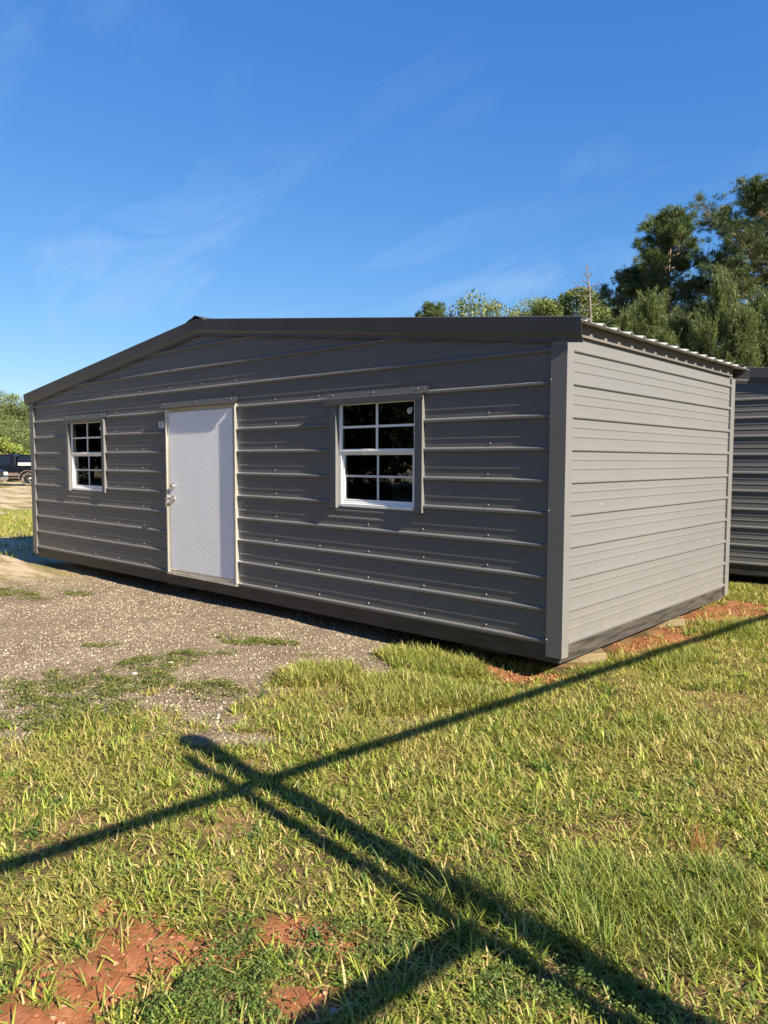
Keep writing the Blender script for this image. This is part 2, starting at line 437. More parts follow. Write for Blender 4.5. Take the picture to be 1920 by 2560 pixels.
def ground_mat():
    m = bpy.data.materials.new('gravel_clay_and_turf'); m.use_nodes = True
    t = m.node_tree; p = t.nodes['Principled BSDF']; L = t.links.new
    p.inputs['Roughness'].default_value = 0.95; p.inputs['Specular IOR Level'].default_value = 0.15
    co = nn(t, 'ShaderNodeTexCoord').outputs['Object']
    def noise(sc, det=5, ro=0.6, st=None):
        src = co
        if st:
            q = nn(t, 'ShaderNodeMapping'); q.inputs['Scale'].default_value = st; L(co, q.inputs[0]); src = q.outputs[0]
        n = nn(t, 'ShaderNodeTexNoise'); n.inputs['Scale'].default_value = sc; n.inputs['Detail'].default_value = det; n.inputs['Roughness'].default_value = ro
        L(src, n.inputs[0]); return n.outputs[0]
    def ramp(f, *st):
        r = nn(t, 'ShaderNodeValToRGB'); e = r.color_ramp.elements
        while len(e) < len(st): e.new(0.5)
        for k, (pos, c) in zip(e, st): k.position = pos; k.color = (*c, 1)
        L(f, r.inputs[0]); return r.outputs[0]
    def mixc(f, a, b):
        x = nn(t, 'ShaderNodeMix', data_type='RGBA'); L(f, x.inputs['Factor']); L(a, x.inputs['A']); L(b, x.inputs['B']); return x.outputs['Result']
    vo = nn(t, 'ShaderNodeTexVoronoi'); vo.inputs['Scale'].default_value = 105; L(co, vo.inputs['Vector'])
    sepc = nn(t, 'ShaderNodeSeparateColor'); L(vo.outputs['Color'], sepc.inputs[0])
    grav = ramp(sepc.outputs[0], (0.0, (0.10, 0.080, 0.058)), (0.45, (0.18, 0.145, 0.105)), (0.8, (0.25, 0.205, 0.15)), (1.0, (0.38, 0.32, 0.24)))
    gm = ramp(noise(1.3, 6), (0.32, (0.62, 0.56, 0.50)), (0.5, (0.9, 0.86, 0.80)), (0.68, (1.08, 1.04, 0.98)))
    gmul = nn(t, 'ShaderNodeMix', data_type='RGBA', blend_type='MULTIPLY'); gmul.inputs['Factor'].default_value = 1; L(grav, gmul.inputs['A']); L(gm, gmul.inputs['B']); grav = gmul.outputs['Result']
    clay = ramp(noise(11, 7, 0.65), (0.28, (0.125, 0.045, 0.020)), (0.5, (0.235, 0.088, 0.038)), (0.74, (0.34, 0.155, 0.080)))
    turf = ramp(noise(16, 6, 0.7), (0.3, (0.040, 0.030, 0.014)), (0.5, (0.080, 0.058, 0.026)), (0.7, (0.13, 0.095, 0.042)))
    thatch = ramp(noise(24, 6, 0.7), (0.3, (0.080, 0.046, 0.022)), (0.5, (0.155, 0.094, 0.045)), (0.7, (0.25, 0.165, 0.085)))
    sand = ramp(noise(0.8, 8, 0.68, (0.5, 2.2, 1)), (0.36, (0.13, 0.14, 0.045)), (0.46, (0.24, 0.19, 0.09)), (0.54, (0.42, 0.33, 0.22)), (0.7, (0.50, 0.40, 0.29)))
    a1 = nn(t, 'ShaderNodeAttribute', attribute_name='tint'); s1 = nn(t, 'ShaderNodeSeparateColor'); L(a1.outputs['Color'], s1.inputs[0])
    a2 = nn(t, 'ShaderNodeAttribute', attribute_name='zone'); s2 = nn(t, 'ShaderNodeSeparateColor'); L(a2.outputs['Color'], s2.inputs[0])
    c = mixc(s1.outputs[2], turf, thatch)
    c = mixc(s1.outputs[0], c, grav)
    c = mixc(s1.outputs[1], c, clay)
    c = mixc(s2.outputs[0], c, sand)
    L(c, p.inputs['Base Color'])
    bu = nn(t, 'ShaderNodeBump'); bu.inputs['Distance'].default_value = 0.007; bu.inputs['Strength'].default_value = 0.9
    vg = nn(t, 'ShaderNodeMath', operation='MULTIPLY'); L(vo.outputs['Distance'], vg.inputs[0]); L(s1.outputs[0], vg.inputs[1])
    add = nn(t, 'ShaderNodeMath', operation='ADD'); L(vg.outputs[0], add.inputs[0]); L(noise(55, 7, 0.62), add.inputs[1])
    L(add.outputs[0], bu.inputs['Height']); L(bu.outputs[0], p.inputs['Normal'])
    return m
ground = link('ground', ground_sheet(), ground_mat())
tag(ground, kind='structure', label='parking strip of gravel running into lawn and red clay')

# ------------------------------------------------------------------ sheds
SL, SD = 8.73, 3.49           # length of the gabled front, depth of the side
OVX = 0.13                    # eave overhang
PITCH_ROOF = 0.121
XC = -SL / 2
def zroof(x):
    return 2.243 + PITCH_ROOF * ((SL / 2 + OVX) - abs(x - XC))

def rib_profile(z0, z1):
    """(z, outward) polyline of the ribbed sheet between two heights"""
    pts = []
    k = math.floor(z0 / RIB) - 1
    while k * RIB < z1 + RIB:
        b = k * RIB
        pts += [(b - 0.006, 0), (b + 0.003, 0.0155), (b + 0.007, 0.0185), (b + 0.022, 0.0185), (b + 0.026, 0.0165), (b + 0.036, 0)]
        for c in (0.105, 0.170):
            pts += [(b + c - 0.011, 0), (b + c - 0.006, 0.0042), (b + c + 0.006, 0.0042), (b + c + 0.011, 0)]
        k += 1
    out = []
    def interp(z):
        for (a, p), (c, q) in zip(pts, pts[1:]):
            if a <= z <= c: return p + (q - p) * (z - a) / max(c - a, 1e-9)
        return 0
    out.append((z0, interp(z0)))
    out += [q for q in pts if z0 + 1e-4 < q[0] < z1 - 1e-4]
    out.append((z1, interp(z1)))
    return out

def insert_z(prof, zs):
    for z in zs:
        for i, ((a, p), (c, q)) in enumerate(zip(prof, prof[1:])):
            if a + 1e-5 < z < c - 1e-5:
                prof.insert(i + 1, (z, p + (q - p) * (z - a) / (c - a))); break
    return prof

def siding_wall(parent, loc, O, U, N, length, zbot, ztop_fn, ztop_max, openings=(), u0=0.0, screw_cols=None, name='siding_panel'):
    O, U, N = Vector(O), Vector(U), Vector(N)
    P = lambda u, z, n: O + U * u + N * n + Vector((0, 0, z))
    rows = [zbot] + [RIB * k - 0.006 for k in (4, 8, 12, 16) if zbot < RIB * k - 0.006 < ztop_max] + [ztop_max]
    for z0, z1 in zip(rows, rows[1:]):
        if z1 - z0 < 0.02: continue
        prof = insert_z(rib_profile(z0, z1), [z for o in openings for z in (o[2], o[3])])
        us = sorted(set([u0, length] + [length * k / 24 for k in range(1, 24)] + [u for o in openings for u in o[:2]]))
        mb = MB()
        for (a, p), (c, q) in zip(prof, prof[1:]):
            for ua, ub in zip(us, us[1:]):
                um, zm = (ua + ub) / 2, (a + c) / 2
                if any(o[0] < um < o[1] and o[2] < zm < o[3] for o in openings): continue
                poly = [(ua, a, p), (ub, a, p), (ub, c, q), (ua, c, q)]
                if ztop_fn:                                            # cut along the rake
                    res = []
                    for i in range(len(poly)):
                        A, B = poly[i], poly[(i + 1) % len(poly)]
                        da, db = ztop_fn(A[0]) - A[1], ztop_fn(B[0]) - B[1]
                        if da >= 0: res.append(A)
                        if da * db < 0:
                            t = da / (da - db); res.append(tuple(A[k] + (B[k] - A[k]) * t for k in range(3)))
                    poly = res
                if len(poly) < 3: continue
                mb.add([P(*w) for w in poly], [tuple(range(len(poly)))])
        if mb.f:
            me = mb.mesh(name, fix=False)
            bm = bmesh.new(); bm.from_mesh(me); bmesh.ops.remove_doubles(bm, verts=bm.verts, dist=1e-5); bm.to_mesh(me); bm.free()
            link(name, me, M['siding'], parent, loc)
    if screw_cols:
        sb = MB()
        T = N.cross(U)
        for u in screw_cols:
            for k in range(0, 13):
                z = RIB * k + 0.062 + random.uniform(-0.004, 0.004)
                uu = u + random.uniform(-0.012, 0.012)
                if z > (ztop_fn(uu) if ztop_fn else ztop_max) - 0.03: continue
                if any(o[0] - 0.17 < uu < o[1] + 0.17 and o[2] - 0.04 < z < o[3] + 0.07 for o in openings): continue
                screw(sb, P(uu, z, 0.0), U, N)
        sb.build('screws', M['screw'], parent, loc)['kind'] = 'stuff'

def screw(sb, c, U, N, r=0.0054, h=0.0075):
    V = N.cross(U)
    ring = lambda rr, n: [c + N * n + (U * math.cos(t) + V * math.sin(t)) * rr for t in [math.pi * k / 3 for k in range(6)]]
    vs = ring(r * 1.35, 0.0005) + ring(r * 1.2, 0.0025) + ring(r * 0.8, 0.003) + ring(r * 0.7, h)
    fs = []
    for q in range(3):
        fs += [(q * 6 + k, q * 6 + (k + 1) % 6, q * 6 + 6 + (k + 1) % 6, q * 6 + 6 + k) for k in range(6)]
    fs.append(tuple(range(18, 24)))
    sb.add(vs, fs)

def make_window(parent, loc, x0, x1, z0, z1, sticker):
    """white single-hung window, four panes to each sash, in a box of dark trim"""
    T = -0.036
    f = MB()
    yb, yf = 0.052, 0.004
    w = 0.034
    f.box(x0, x0 + w, yf, yb, z0, z1); f.box(x1 - w, x1, yf, yb, z0, z1)
    f.box(x0 + w, x1 - w, yf, yb, z1 - w, z1)
    f.box(x0 + w, x1 - w, yf - 0.010, yb, z0, z0 + 0.030); f.box(x0 + w, x1 - w, yf + 0.006, yb, z0 + 0.030, z0 + 0.048)
    win = f.build('window', M['vinyl'], parent, loc, bevel=0.003)
    zm = (z0 + z1) / 2 + 0.03
    # upper sash: fixed, its bars outside the glass
    s = MB(); s.box(x0 + w, x1 - w, 0.006, 0.034, zm - 0.020, zm + 0.016); s.box(x0 + w, x1 - w, 0.0, 0.006, zm - 0.006, zm + 0.006)
    s.build('meeting_rail', M['vinyl'], win, bevel=0.002)
    xm = (x0 + x1) / 2
    zq = (zm + 0.016 + z1 - w) / 2
    b = MB(); b.box(xm - 0.011, xm + 0.011, 0.014, 0.026, zm + 0.016, z1 - w); b.build('muntin', M['vinyl'], win)
    for a, c in ((x0 + w, xm - 0.011), (xm + 0.011, x1 - w)):
        b = MB(); b.box(a, c, 0.015, 0.025, zq - 0.010, zq + 0.010); b.build('muntin', M['vinyl'], win)
        for e, g in ((zm + 0.016, zq - 0.010), (zq + 0.010, z1 - w)):
            q = MB(); q.box(a, c, 0.019, 0.0215, e, g); q.build('pane', M['glass'], win)
    # lower sash: slides behind, its grille set inside the glass
    lw = 0.022
    s = MB()
    s.box(x0 + w, x0 + w + lw, 0.016, 0.050, z0 + 0.048, zm - 0.020); s.box(x1 - w - lw, x1 - w, 0.016, 0.050, z0 + 0.048, zm - 0.020)
    s.box(x0 + w + lw, x1 - w - lw, 0.016, 0.050, z0 + 0.048, z0 + 0.068); s.box(x0 + w + lw, x1 - w - lw, 0.016, 0.050, zm - 0.036, zm - 0.020)
    s.build('sash', M['vinyl'], win, bevel=0.002)
    xa, xb, za, zb = x0 + w + lw, x1 - w - lw, z0 + 0.068, zm - 0.036
    zc = (za + zb) / 2 + 0.01
    b = MB(); b.box(xm - 0.009, xm + 0.009, 0.027, 0.034, za, zb); b.build('muntin', M['grid'], win)
    for a, c in ((xa, xm - 0.009), (xm + 0.009, xb)):
        b = MB(); b.box(a, c, 0.0275, 0.0335, zc - 0.009, zc + 0.009); b.build('muntin', M['grid'], win)
    for a, c in ((xa, xm), (xm, xb)):
        for e, g in ((za, zc), (zc, zb)):
            q = MB(); q.box(a, c, 0.0345, 0.037, e, g); q.build('pane', M['glass'], win)
    if sticker:
        cx, cz, r = x1 - w - 0.058, z1 - w - 0.075, 0.026
        q = MB()
        poly = [(r * math.cos(t), r * math.sin(t)) for t in [R(180 + 12 * k) for k in range(16)]] + [(r, 0.024), (0.2 * r, 0.026), (-r, 0.010)]
        q.prism(poly, 0.0172, 0.0186, lambda p, z, t: (cx + p, t, cz + z))
        st = q.build('sticker', M['label'], win); st['label'] = 'small white and red maker sticker in the top pane corner'
        q = MB(); q.prism([(-r * 0.7, 0.0), (r * 0.75, 0.002), (r * 0.75, 0.018), (0, 0.016)], 0.0165, 0.0171, lambda p, z, t: (cx + p, t, cz + z))
        for k in range(4): q.box(cx - 0.016 + k * 0.009, cx - 0.011 + k * 0.009, 0.0165, 0.0171, cz - 0.012, cz - 0.005)
        link('sticker_print', q.mesh('sticker_print'), M['ink_red'], win)
    # dark box trim standing proud of the siding
    for a, c in ((x0 - 0.085, x0 - 0.002), (x1 + 0.002, x1 + 0.085)):
        t_ = MB()
        line = [(a, 0.0), (a, -0.030), (a + 0.010, -0.030), (a + 0.011, T + 0.006), (c, T), (c, 0.05)] if c < xm else [(a, 0.05), (a, -0.028), (a + 0.012, -0.028), (a + 0.013, T + 0.006), (c, T), (c, 0.0)]  # front faces given an added slant away from the sun to shade them dark
        t_.strip(line, z0 - 0.012, z1 + 0.0, lambda p, q, t: (p, q, t))
        o = t_.build('window_trim', M['trim'], parent, loc, fix=False)
        sm = o.modifiers.new('sheet', 'SOLIDIFY'); sm.thickness = 0.0012
    header(parent, loc, x0 - 0.150, x1 + 0.130, z1 - 0.030, z1 + 0.030, z1 + 0.078)
    return win

def header(parent, loc, x0, x1, za, zb, zc):
    """bent drip flashing: nailing flange above, drip face below"""
    h = MB()
    h.strip([(zc, -0.022), (zb, -0.0235), (zb - 0.005, -0.0500), (za, -0.0445), (za - 0.003, -0.040)], x0, x1 - 0.03, lambda p, q, t: (t, q, p))  # drip face tipped downward for shade, so direct sun misses it
    o = h.build('header_flashing', M['trim'], parent, loc, fix=False)
    o.modifiers.new('sheet', 'SOLIDIFY').thickness = 0.0014
    h = MB()
    h.strip([(zc, -0.021), (zb + 0.002, -0.0225)], x1 - 0.03, x1 + 0.012, lambda p, q, t: (t, q, p))
    o2 = h.build('flashing_tab', M['trim'], o, fix=False)
    sb = MB()
    for k in range(3):
        x = x0 + 0.10 + (x1 - x0 - 0.2) * k / 2
        screw(sb, Vector((x, -0.0232, (zb + zc) / 2 + 0.004)), Vector((1, 0, 0)), Vector((0, -1, 0)))
    sb.build('screws', M['screw'], o)['kind'] = 'stuff'

def make_door(parent, loc, x0, x1, z0, z1):
    d = MB()
    px0, px1, pz0, pz1 = x0 + 0.062, x1 - 0.072, z0 + 0.052, z1 - 0.045
    d.box(px0, px1, -0.014, 0.024, pz0, pz1)
    door = d.build('door', M['door'], parent, loc, bevel=0.002)
    f = MB()
    f.box(x0, x0 + 0.018, -0.030, 0.030, z0, z1); f.box(x0 + 0.018, px0 - 0.003, -0.010, 0.030, z0 + 0.02, z1 - 0.012)
    f.box(px1 + 0.003, x1 - 0.022, -0.008, 0.030, z0 + 0.02, z1 - 0.012); f.box(x1 - 0.022, x1, -0.026, 0.030, z0, z1)
    f.box(x0 + 0.018, x1 - 0.022, -0.018, 0.030, z1 - 0.012, z1); f.box(px0 - 0.003, px1 + 0.003, -0.012, 0.030, pz1 + 0.003, z1 - 0.012)
    f.box(px0 - 0.003, px1 + 0.003, -0.016, 0.030, z0 + 0.018, pz0 - 0.003)
    f.build('door_frame', M['alu'], door, bevel=0.0015)
    t = MB(); t.box(x0 - 0.002, x1 + 0.004, -0.036, 0.03, z0 - 0.012, z0 - 0.0005); t.box(x0 + 0.018, x1 - 0.022, -0.028, 0.0, z0 - 0.0002, z0 + 0.0175); t.build('threshold', M['alu'], door, bevel=0.0015)
    # piano hinge: knuckles up the right hand side
    n = 34
    h = MB(); pts, rad = [], []
    for i in range(n):
        za = z0 + 0.02 + (z1 - z0 - 0.04) * i / n; zb = z0 + 0.02 + (z1 - z0 - 0.04) * (i + 0.90) / n
        for z_, r_ in ((za, 0.0045), (za + 0.002, 0.0065), (zb - 0.002, 0.0065), (zb, 0.0045)):
            pts.append((x1 - 0.004, -0.030, z_)); rad.append(r_)
    h.tube(pts, rad, 8); h.build('hinge', M['alu'], door)
    lk = MB()
    lx = px0 + 0.070
    zb_, zl = z0 + 1.005, z0 + 0.86
    lk.tube([(lx, -0.014, zb_), (lx, -0.020, zb_), (lx, -0.0201, zb_), (lx, -0.046, zb_)], [0.034, 0.033, 0.029, 0.024], 20)
    lk.build('deadbolt', M['chrome'], door)
    lv = MB()
    lv.tube([(lx, -0.014, zl), (lx, -0.021, zl), (lx, -0.0211, zl), (lx, -0.050, zl)], [0.036, 0.034, 0.015, 0.013], 20)
    lv.tube([(lx + 0.012, -0.050, zl), (lx - 0.02, -0.057, zl + 0.001), (lx - 0.07, -0.058, zl), (lx - 0.115, -0.050, zl - 0.003)], [0.012, 0.0125, 0.011, 0.008], 10)
    lv.build('lever_handle', M['chrome'], door, smooth=False)
    k = MB()
    kx = lx - 0.096
    ringp = [(kx + 0.013 * math.cos(a), -0.058, zl - 0.018 + 0.013 * math.sin(a)) for a in [R(30 * i) for i in range(13)]]
    k.tube(ringp, 0.0017, 6)
    for dx_, dz_, tl in ((0.0, -0.030, 0.1), (0.006, -0.042, -0.2)):
        c = Vector((kx + dx_, -0.060 - dx_ * 0.5, zl + dz_))
        k.tube([c + Vector((0, 0.0015, -0.010)), c + Vector((0, -0.0015, -0.010))], 0.0115, 10)
        k.box(c.x - 0.004, c.x + 0.004, c.y - 0.001, c.y + 0.001, c.z - 0.052, c.z - 0.018)
    k.build('keys', M['chrome'], door)
    header(parent, loc, x0 - 0.11, x1 + 0.03, z1 - 0.004, z1 + 0.020, z1 + 0.070)
    return door

def make_shed(ox, oy, fitted):
    root = empty('metal_shed', (ox, oy, G))
    loc = (0, 0, -G)
    # openings as (u0, u1, z0, z1) along the front, u measured from the far left corner
    wR, wL, dr = (-2.235, -1.325, 0.890, 1.822), (-7.490, -6.570, 0.890, 1.822), (-5.045, -3.715, 0.0, 1.885)
    ops = [(a + SL, b + SL, c, d) for a, b, c, d in (wR, wL, dr)] if fitted else []
    cols = [SL - 0.622 * k for k in range(1, 14)]
    rake = lambda u: zroof(u - SL) - 0.075
    siding_wall(root, loc, (-SL, 0, 0), (1, 0, 0), (0, -1, 0), SL, -0.010, rake, 2.78, ops, screw_cols=cols)
    siding_wall(root, loc, (0, 0, 0), (0, 1, 0), (1, 0, 0), SD, -0.010, None, 2.165, screw_cols=[0.585 * k for k in range(1, 6)])
    siding_wall(root, loc, (0, SD, 0), (-1, 0, 0), (0, 1, 0), SL, -0.010, lambda u: zroof(-u) - 0.075, 2.78)
    siding_wall(root, loc, (-SL, SD, 0), (0, -1, 0), (-1, 0, 0), SD, -0.010, None, 2.165)
    # corner trim: folded angles over the siding ends
    for cx, cy, sx, sy in ((0, 0, 1, -1), (-SL, 0, -1, -1), (0, SD, 1, 1), (-SL, SD, -1, 1)):
        c = MB()
        o_, wf, ws = 0.0225, 0.108, 0.078
        poly = [(cx - sx * wf, cy + sy * 0.002), (cx - sx * wf, cy + sy * (o_ - 0.003)), (cx - sx * (wf - 0.006), cy + sy * o_), (cx + sx * o_, cy + sy * o_), (cx + sx * o_, cy - sy * (ws - 0.006)), (cx + sx * (o_ - 0.003), cy - sy * ws), (cx + sx * 0.002, cy - sy * ws)]
        c.strip(poly, -0.085, 2.150, lambda p, q, t: (p, q, t))
        c = c.build('corner_trim', M['trim'], root, loc, fix=False)
        c.modifiers.new('sheet', 'SOLIDIFY').thickness = 0.0012
        sb = MB()
        for z in (0.0, 0.92, 1.83):
            screw(sb, Vector((cx - sx * (wf - 0.008), cy + sy * o_, z + 0.035)), Vector((sx, 0, 0)), Vector((0, sy, 0)))
            screw(sb, Vector((cx + sx * o_, cy - sy * (ws - 0.010), z + 0.035)), Vector((0, sy, 0)), Vector((sx, 0, 0)))
        sb.build('screws', M['screw'], c)['kind'] = 'stuff'
    # rim boards round the floor, floor deck and skids
    for a in ((-SL + 0.003, -0.003, 0.002, 0.040), (-SL + 0.003, -0.003, SD - 0.040, SD - 0.002)):
        b = MB(); b.box(a[0], a[1], a[2], a[3], -0.128, -0.0105); b.build('rim_board', M['rim'], root, loc, bevel=0.003)
    for a in ((-0.040, 0.000), (-SL, -SL + 0.040)):
        b = MB(); b.box(a[0], a[1], 0.0405, SD - 0.0405, -0.126, -0.0105); b.build('rim_board', M['rim'], root, loc, bevel=0.003)
    b = MB(); b.box(-SL + 0.045, -0.045, 0.045, SD - 0.045, -0.060, -0.030); b.build('floor_deck', M['ply'], root, loc)
    for y in (0.42, SD - 0.42):
        b = MB(); b.box(-SL + 0.35, -0.35, y, y + 0.10, -0.205, -0.061); b.build('skid', M['wood'], root, loc)
        for x in (-0.9, -3.2, -5.5, -7.8):
            b = MB(); b.box(x - 0.2, x + 0.2, y - 0.05, y + 0.15, G - 0.06, -0.2055); b.build('footing_block', M['wood'], root, loc)
    # framing that shows through the glass
    if fitted:
        for x in (-8.3, -7.62, -7.472, -6.52, -6.40, -5.7, -5.12, -3.66, -3.0, -2.36, -2.232, -1.29, -1.18, -0.6):
            b = MB(); b.box(x - 0.019, x + 0.019, 0.055, 0.145, -0.029, 2.12); b.build('stud', M['stud'], root, loc)
        for k in range(1, 14):
            x = -SL + 0.624 * k
            b = MB(); b.box(x - 0.019, x + 0.019, SD - 0.13, SD - 0.04, -0.029, 2.12); b.build('stud', M['stud'], root, loc)
        b = MB(); b.box(-4.9, -2.2, SD - 0.165, SD - 0.131, 1.05, 1.15); b.build('brace_board', M['stud'], root, loc)
    # roof sheets, ribs running down the slope
    yb, ye = -0.045, SD + 0.10
    n = 4
    for side in (1, -1):
        for k in range(n):
            ya = yb + (ye - yb) * k / n; yc = yb + (ye - yb) * (k + 1) / n
            prof = []
            y = ya
            m_ = 4
            pitch = (yc - ya) / m_
            for j in range(m_):
                b0 = ya + pitch * j + pitch * 0.5
                prof += [(ya + pitch * j, 0), (b0 - 0.070, 0), (b0 - 0.066, 0.003), (b0 - 0.058, 0.003), (b0 - 0.054, 0), (b0 - 0.032, 0), (b0 - 0.013, 0.019), (b0 + 0.013, 0.019), (b0 + 0.032, 0), (b0 + 0.054, 0), (b0 + 0.058, 0.003), (b0 + 0.066, 0.003), (b0 + 0.070, 0)]
            prof.append((yc, 0))
            mb = MB()
            xa, xb = XC + side * 0.004, XC + side * (SL / 2 + OVX)
            mb.strip(prof, 0, 1, lambda p, q, t: (xa + (xb - xa) * t, p, zroof(xa + (xb - xa) * t) + q))
            o = mb.build('roof_panel', M['roof'], root, loc, fix=False)
            o.modifiers.new('sheet', 'SOLIDIFY').thickness = 0.0014
    # eave boards under the overhang
    for x0_, x1_ in ((0.001, 0.030), (-SL - 0.030, -SL - 0.001)):
        b = MB(); b.box(x0_, x1_, 0.10, SD - 0.10, 2.166, 2.249); o = b.build('eave_board', M['eave'], root, loc)
        sb = MB()
        for k in range(6): screw(sb, Vector((x1_ if x0_ > -1 else x0_, 0.30 + k * 0.58, 2.215)), Vector((0, 1, 0)), Vector((1 if x0_ > -1 else -1, 0, 0)), 0.006)
        sb.build('screws', M['ridge'], o)['kind'] = 'stuff'
    # folded rake fascia, front and back, one length to each slope
    for yw, sy in ((0.0, -1), (SD, 1)):
        back = 0.05 if sy > 0 else 0.0
        for side in (1, -1):
            prof = [(-0.10, 0.026), (0.052 + back, 0.022), (0.056 + back, 0.018), (0.044 + back, -0.098), (0.026, -0.119), (0.0245, -0.150)]
            mb = MB()
            xe = XC + side * (SL / 2 + OVX + 0.006)
            xo = XC + side * (-0.0 if side > 0 else 0.0)
            line = [(yw + sy * a, dz) for a, dz in prof]
            lift = 0.0015 if side > 0 else 0.0
            mb.strip([(q, dz + lift) for q, dz in line], 0, 1, lambda p, q, t: (xo + (xe - xo) * t, p + sy * lift, zroof(xo + (xe - xo) * t) + q))
            # butt lap: the near length runs over the far one at the peak
            o = mb.build('rake_fascia', M['fascia'], root, loc, fix=False)
            o.modifiers.new('sheet', 'SOLIDIFY').thickness = 0.0014
            sb = MB()
            for k in range(9):
                x = XC + side * (0.3 + k * 0.5)
                screw(sb, Vector((x, yw + sy * 0.0265, zroof(x) - 0.138)), Vector((1, 0, 0)), Vector((0, sy, 0)), 0.005)
            sb.build('screws', M['fascia'], o)['kind'] = 'stuff'
    # ridge cap with its rough cut end
    cap = MB()
    prof = [(-0.19, -0.006), (-0.16, 0.006), (-0.11, 0.010), (-0.06, 0.026), (0.0, 0.034), (0.06, 0.024), (0.12, 0.010), (0.16, 0.004), (0.19, -0.008)]
    cap.strip([(p, q + 0.022) for p, q in prof], -0.062, SD + 0.09, lambda p, q, t: (XC + p, t + 0.02 * math.sin(p * 60), zroof(XC + p) + q))
    cap.build('ridge_cap', M['ridge'], root, loc, fix=False).modifiers.new('sheet', 'SOLIDIFY').thickness = 0.004
    if fitted:
        make_window(root, loc, wR[0] + 0.002, wR[1] - 0.002, wR[2] + 0.002, wR[3] - 0.002, True)['label'] = 'white window to the right of the door'
        make_window(root, loc, wL[0] + 0.002, wL[1] - 0.002, wL[2] + 0.002, wL[3] - 0.002, True)['label'] = 'white window to the left of the door'
        make_door(root, loc, dr[0] + 0.002, dr[1] - 0.002, dr[2] + 0.002, dr[3] - 0.002)
        # small printed label screwed up beside the door
        q = MB(); q.box(-5.214, -5.106, -0.0065, -0.0045, 1.672, 1.742)
        lb = q.build('data_label', M['label'], root, loc); lb['label'] = 'small white data label with dark print beside the door'
        q = MB()
        y0_, y1_ = -0.0075, -0.0066
        X = lambda a: -5.214 + 0.108 * a
        Z = lambda b_: 1.742 - 0.070 * b_
        for a0, a1, b0, b1 in ((.17, .21, .12, .50), (.17, .27, .44, .52), (.30, .33, .22, .52), (.38, .41, .22, .52), (.30, .41, .20, .25), (.30, .41, .36, .40), (.47, .51, .16, .52), (.51, .62, .15, .20), (.51, .62, .31, .36), (.60, .64, .18, .34), (.66, .70, .14, .50), (.66, .80, .12, .18), (.66, .78, .28, .33), (.77, .81, .15, .30), (.18, .80, .80, .84)):
            q.box(X(a0), X(a1), y0_, y1_, Z(b1), Z(b0))
        for k in range(10):
            t0, t1 = k / 10, (k + 1) / 10
            h0, h1 = .74 - .16 * math.sin(math.pi * t0), .74 - .16 * math.sin(math.pi * t1)
            q.prism([(X(.22 + .52 * t0), Z(h0 + .05)), (X(.22 + .52 * t1), Z(h1 + .05)), (X(.22 + .52 * t1), Z(h1 - .03)), (X(.22 + .52 * t0), Z(h0 - .03))], y0_, y1_, lambda p, z, t: (p, t, z))
        q.build('label_print', M['ink'], lb)
    return root
shed = make_shed(0, 0, True)
tag(shed, 'dark grey ribbed metal shed with white door and two white windows', 'shed')
shed2 = make_shed(1.20, 5.455, False)
shed2.rotation_euler = (0, 0, R(5))
tag(shed2, 'windowless grey ribbed metal shed standing behind the one with the white door', 'shed')

# leveling boards whose corners poke out from under the rim
def board(x, y, rz, lx, ly, lz, label):
    b = MB(); b.box(-lx / 2, lx / 2, -ly / 2, ly / 2, 0, lz)
    z = float(ground_h(np.array([x]), np.array([y]))[0])
    o = b.build('leveling_board', M['wood'], None, (x, y, z - 0.012), bevel=0.004)
    o.rotation_euler = (0, R(-6), rz)
    tag(o, label, 'board', 'leveling boards under the shed')
board(-0.235, 0.66, R(40), 0.46, 0.20, 0.070, 'rough lumber board poking out under the shed beside its near corner post')
board(-0.235, 2.34, R(36), 0.44, 0.20, 0.070, 'rough lumber board poking out under the shed beside the bare red soil')

# ------------------------------------------------------------------ pipe frame whose shadow crosses the lawn
def pipe_frame():
    steel = noise_col(mat('weathered_post', (0.25, 0.2, 0.15), 0.7), (0.2, 0.16, 0.12), (0.3, 0.25, 0.2), 8, 5)
    d = SUN_DIR
    kx, ky = d.x / -d.z, d.y / -d.z
    def at_h(sx, sy, h):                       # point at height h whose shadow falls on (sx, sy)
        return Vector((sx - kx * h, sy - ky * h, G + h))
    hb = 2.05
    A, B = at_h(-0.262, -2.5, hb), at_h(0.43, 3.47, hb)
    dirv = (B - A).normalized()
    root = empty('rail_frame', (A.x, A.y, G))
    root['label'] = 'tall timber and pipe rail frame whose long shadow crosses the lawn'; root['category'] = 'rail frame'
    def part(name, pts, r, n=10):
        b = MB(); b.tube([tuple(Vector(p) - Vector((A.x, A.y, G))) for p in pts], r, n); b.build(name, steel, root)
    part('top_rail', [A - dirv * 6.0, A + dirv * 11.5], 0.032)
    lo = hb - (1.16 + 0.26) / -kx
    C_ = at_h(1.16, -2.69, lo)
    part('lower_rail', [C_, C_ - dirv * 5.8], 0.040)
    t1, t2 = at_h(-0.888, -2.398, hb + 0.39), at_h(-0.778, -2.556, hb + 0.33)
    f1 = Vector((t1.x + 0.05, t1.y - 0.03, G - 0.1)); f2 = Vector((t2.x + 0.05, t2.y, G - 0.1))
    part('post', [f1, t1], 0.060)
    part('post', [f2, t2], 0.037)
    part('post_cap', [t1 - Vector((0, 0, 0.02)), t1 + Vector((0, 0, 0.06))], 0.085)
    for k in (-5.8, 11.3):
        e = A + dirv * k
        part('post', [(e.x, e.y, G - 0.1), (e.x, e.y, G + hb + 0.1)], 0.05)
pipe_frame()

